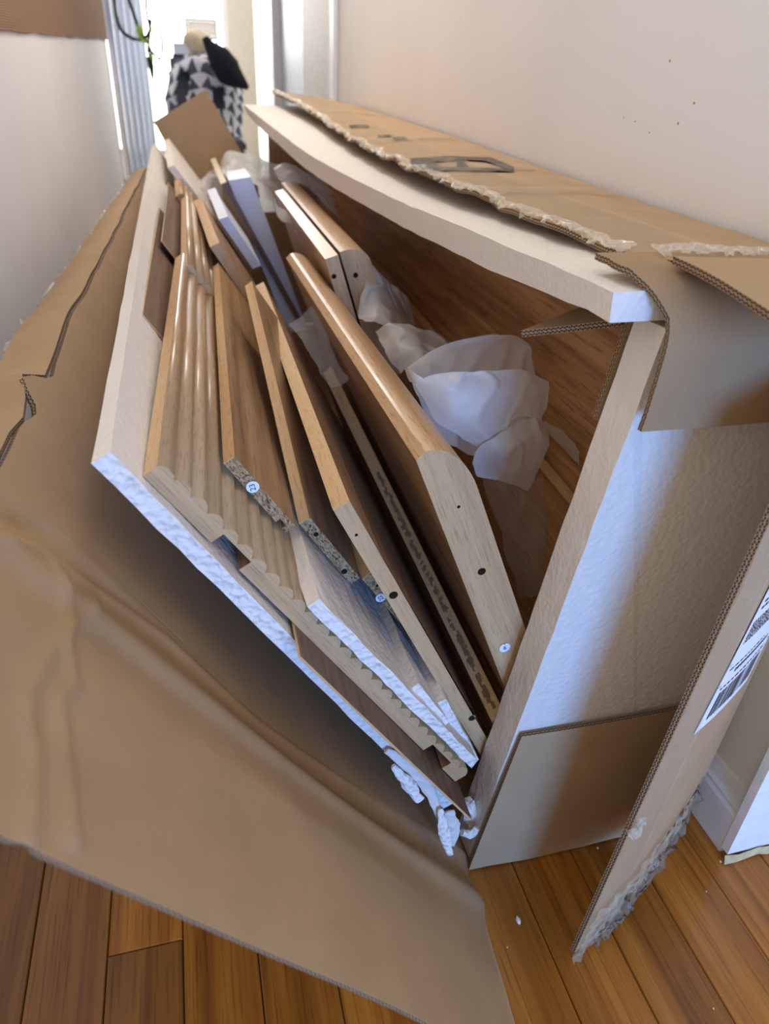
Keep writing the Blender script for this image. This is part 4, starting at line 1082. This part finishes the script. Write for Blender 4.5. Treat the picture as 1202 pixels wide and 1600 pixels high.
for i in range(nu - 1):
    for j in range(nv - 1):
        c = toward((g[i, j] + g[i + 1, j + 1]) / 2)
        if inpoly(c, [(283, 106), (298, 112), (292, 165), (274, 170), (275, 130)]) or inpoly(c, [(330, 134), (352, 136), (350, 178), (334, 168)]): continue
        q = [(i, j), (i + 1, j), (i + 1, j + 1), (i, j + 1)]
        fs.append([a * nv + b_ for a, b_ in q]); uv.append([(b_ / 39 * 0.75, -a / 39 * 0.95) for a, b_ in q])
bl = mesh('blanket', g.reshape(-1, 3), fs, BLK, None, uv, None, True); md = bl.modifiers.new('thick', 'SOLIDIFY'); md.thickness = 0.012
tag(bl, 'white and black triangle-patterned blanket draped over the far chair', 'blanket')
bk = tube('black_garment', interp(pr(5.22, (320, 58), (328, 72), (342, 90), (356, 110), (366, 120), (376, 128), (388, 138)), 24), np.interp(np.linspace(0, 1, 24), [0, 0.15, 0.35, 0.6, 0.75, 1], [0.02, 0.038, 0.075, 0.085, 0.06, 0.012]), plain('black_cloth', S(24, 26, 36), 0.9), n=14)
tag(bk, 'black garment slung over the top right of the draped chair', 'garment')
def lump(name, label, cat, px, Y, rx, ry, rz, mat, seed):
    bm = bmesh.new(); bmesh.ops.create_icosphere(bm, subdivisions=3, radius=1); c = onY(*px, Y)
    vs = [c + V(v.co.x * rx, v.co.y * ry, v.co.z * rz) * (1 + 0.22 * nz(np.array(v.co), 1.6, seed)) for v in bm.verts]
    fs = [[v.index for v in f.verts] for f in bm.faces]; bm.free()
    o = mesh(name, vs, fs, mat, None, None, None, True); tag(o, label, cat); return o
lump('straw_hat', 'pale straw coloured hat resting on top of the draped chair', 'hat', (306, 67), 5.48, 0.085, 0.08, 0.07, plain('straw', S(206, 188, 160), 0.85, 0.1), 2)
hb_ = onY(283, 76, 5.48)
box('white_box', hb_ - V(0.05, 0.04, 0.03), hb_ + V(0.05, 0.04, 0.03), BLUEW); tag(bpy.data.objects['white_box'], 'small white box beside the straw hat on the chair top', 'box')
cr = thing('picture_frame', 'pale framed panel standing behind the draped chair at the window', 'frame', onY(315, 60, 6.3))
q0, q1 = onY(290, 60, 6.3), onY(339, 30, 6.3)
PALE = plain('pale_frame', S(208, 196, 180), 0.7)
for lo, hi in (((q0[0], 6.28, q0[2]), (q1[0], 6.31, q0[2] + 0.02)), ((q0[0], 6.28, q1[2] - 0.02), (q1[0], 6.31, q1[2])), ((q0[0], 6.28, q0[2] + 0.021), (q0[0] + 0.02, 6.31, q1[2] - 0.021)), ((q1[0] - 0.02, 6.28, q0[2] + 0.021), (q1[0], 6.31, q1[2] - 0.021))):
    box('frame_bar', lo, hi, PALE, cr)
for xx in (q0[0] + 0.01, q1[0] - 0.01): box('leg', (xx - 0.01, 6.285, 0.0), (xx + 0.01, 6.305, q0[2] - 0.001), PALE, cr)
box('panel', (q0[0] + 0.021, 6.295, q0[2] + 0.021), (q1[0] - 0.021, 6.305, q1[2] - 0.021), plain('pale_panel', S(232, 224, 212), 0.8), cr)
STEM = plain('plant_stem_dark', S(52, 62, 48), 0.6); LEAF = plain('leaf_green', S(150, 190, 60), 0.5)
pn = thing('hanging_plant', 'dark trailing plant stems with a few green leaves before the bright window', 'plant', onY(230, 60, 4.95))
for pts in ([(178, -5), (183, 30), (192, 50), (210, 61), (226, 60), (234, 46), (236, 30)], [(200, -5), (210, 25), (219, 50), (228, 62), (238, 82), (252, 94)], [(228, -5), (229, 18), (234, 45), (232, 80), (238, 98), (239, 120)], [(248, 38), (253, 62), (253, 92)], [(231, 88), (236, 112), (239, 124)]):
    tube('stem', interp([onY(x, y, 4.95) for x, y in pts], 24), 0.010, STEM, pn, n=6)
for (x, y, dx, dy) in ((220, 52, 5, 16), (226, 62, 10, 6), (236, 88, 5, 8), (235, 44, 4, 8)):
    c = onY(x, y, 4.94); u = onY(x + dx, y + dy, 4.94) - c; v = onY(x + dy * 0.35, y - dx * 0.35, 4.97) - c
    mesh('leaf', [c - u, c - u * 0.3 + v, c + u * 0.4 + v * 0.8, c + u, c + u * 0.4 - v * 0.8, c - u * 0.3 - v, c + V(0, -0.01, 0)], [(0, 1, 6), (1, 2, 6), (2, 3, 6), (3, 4, 6), (4, 5, 6), (5, 0, 6)], LEAF, None, None, pn, True)
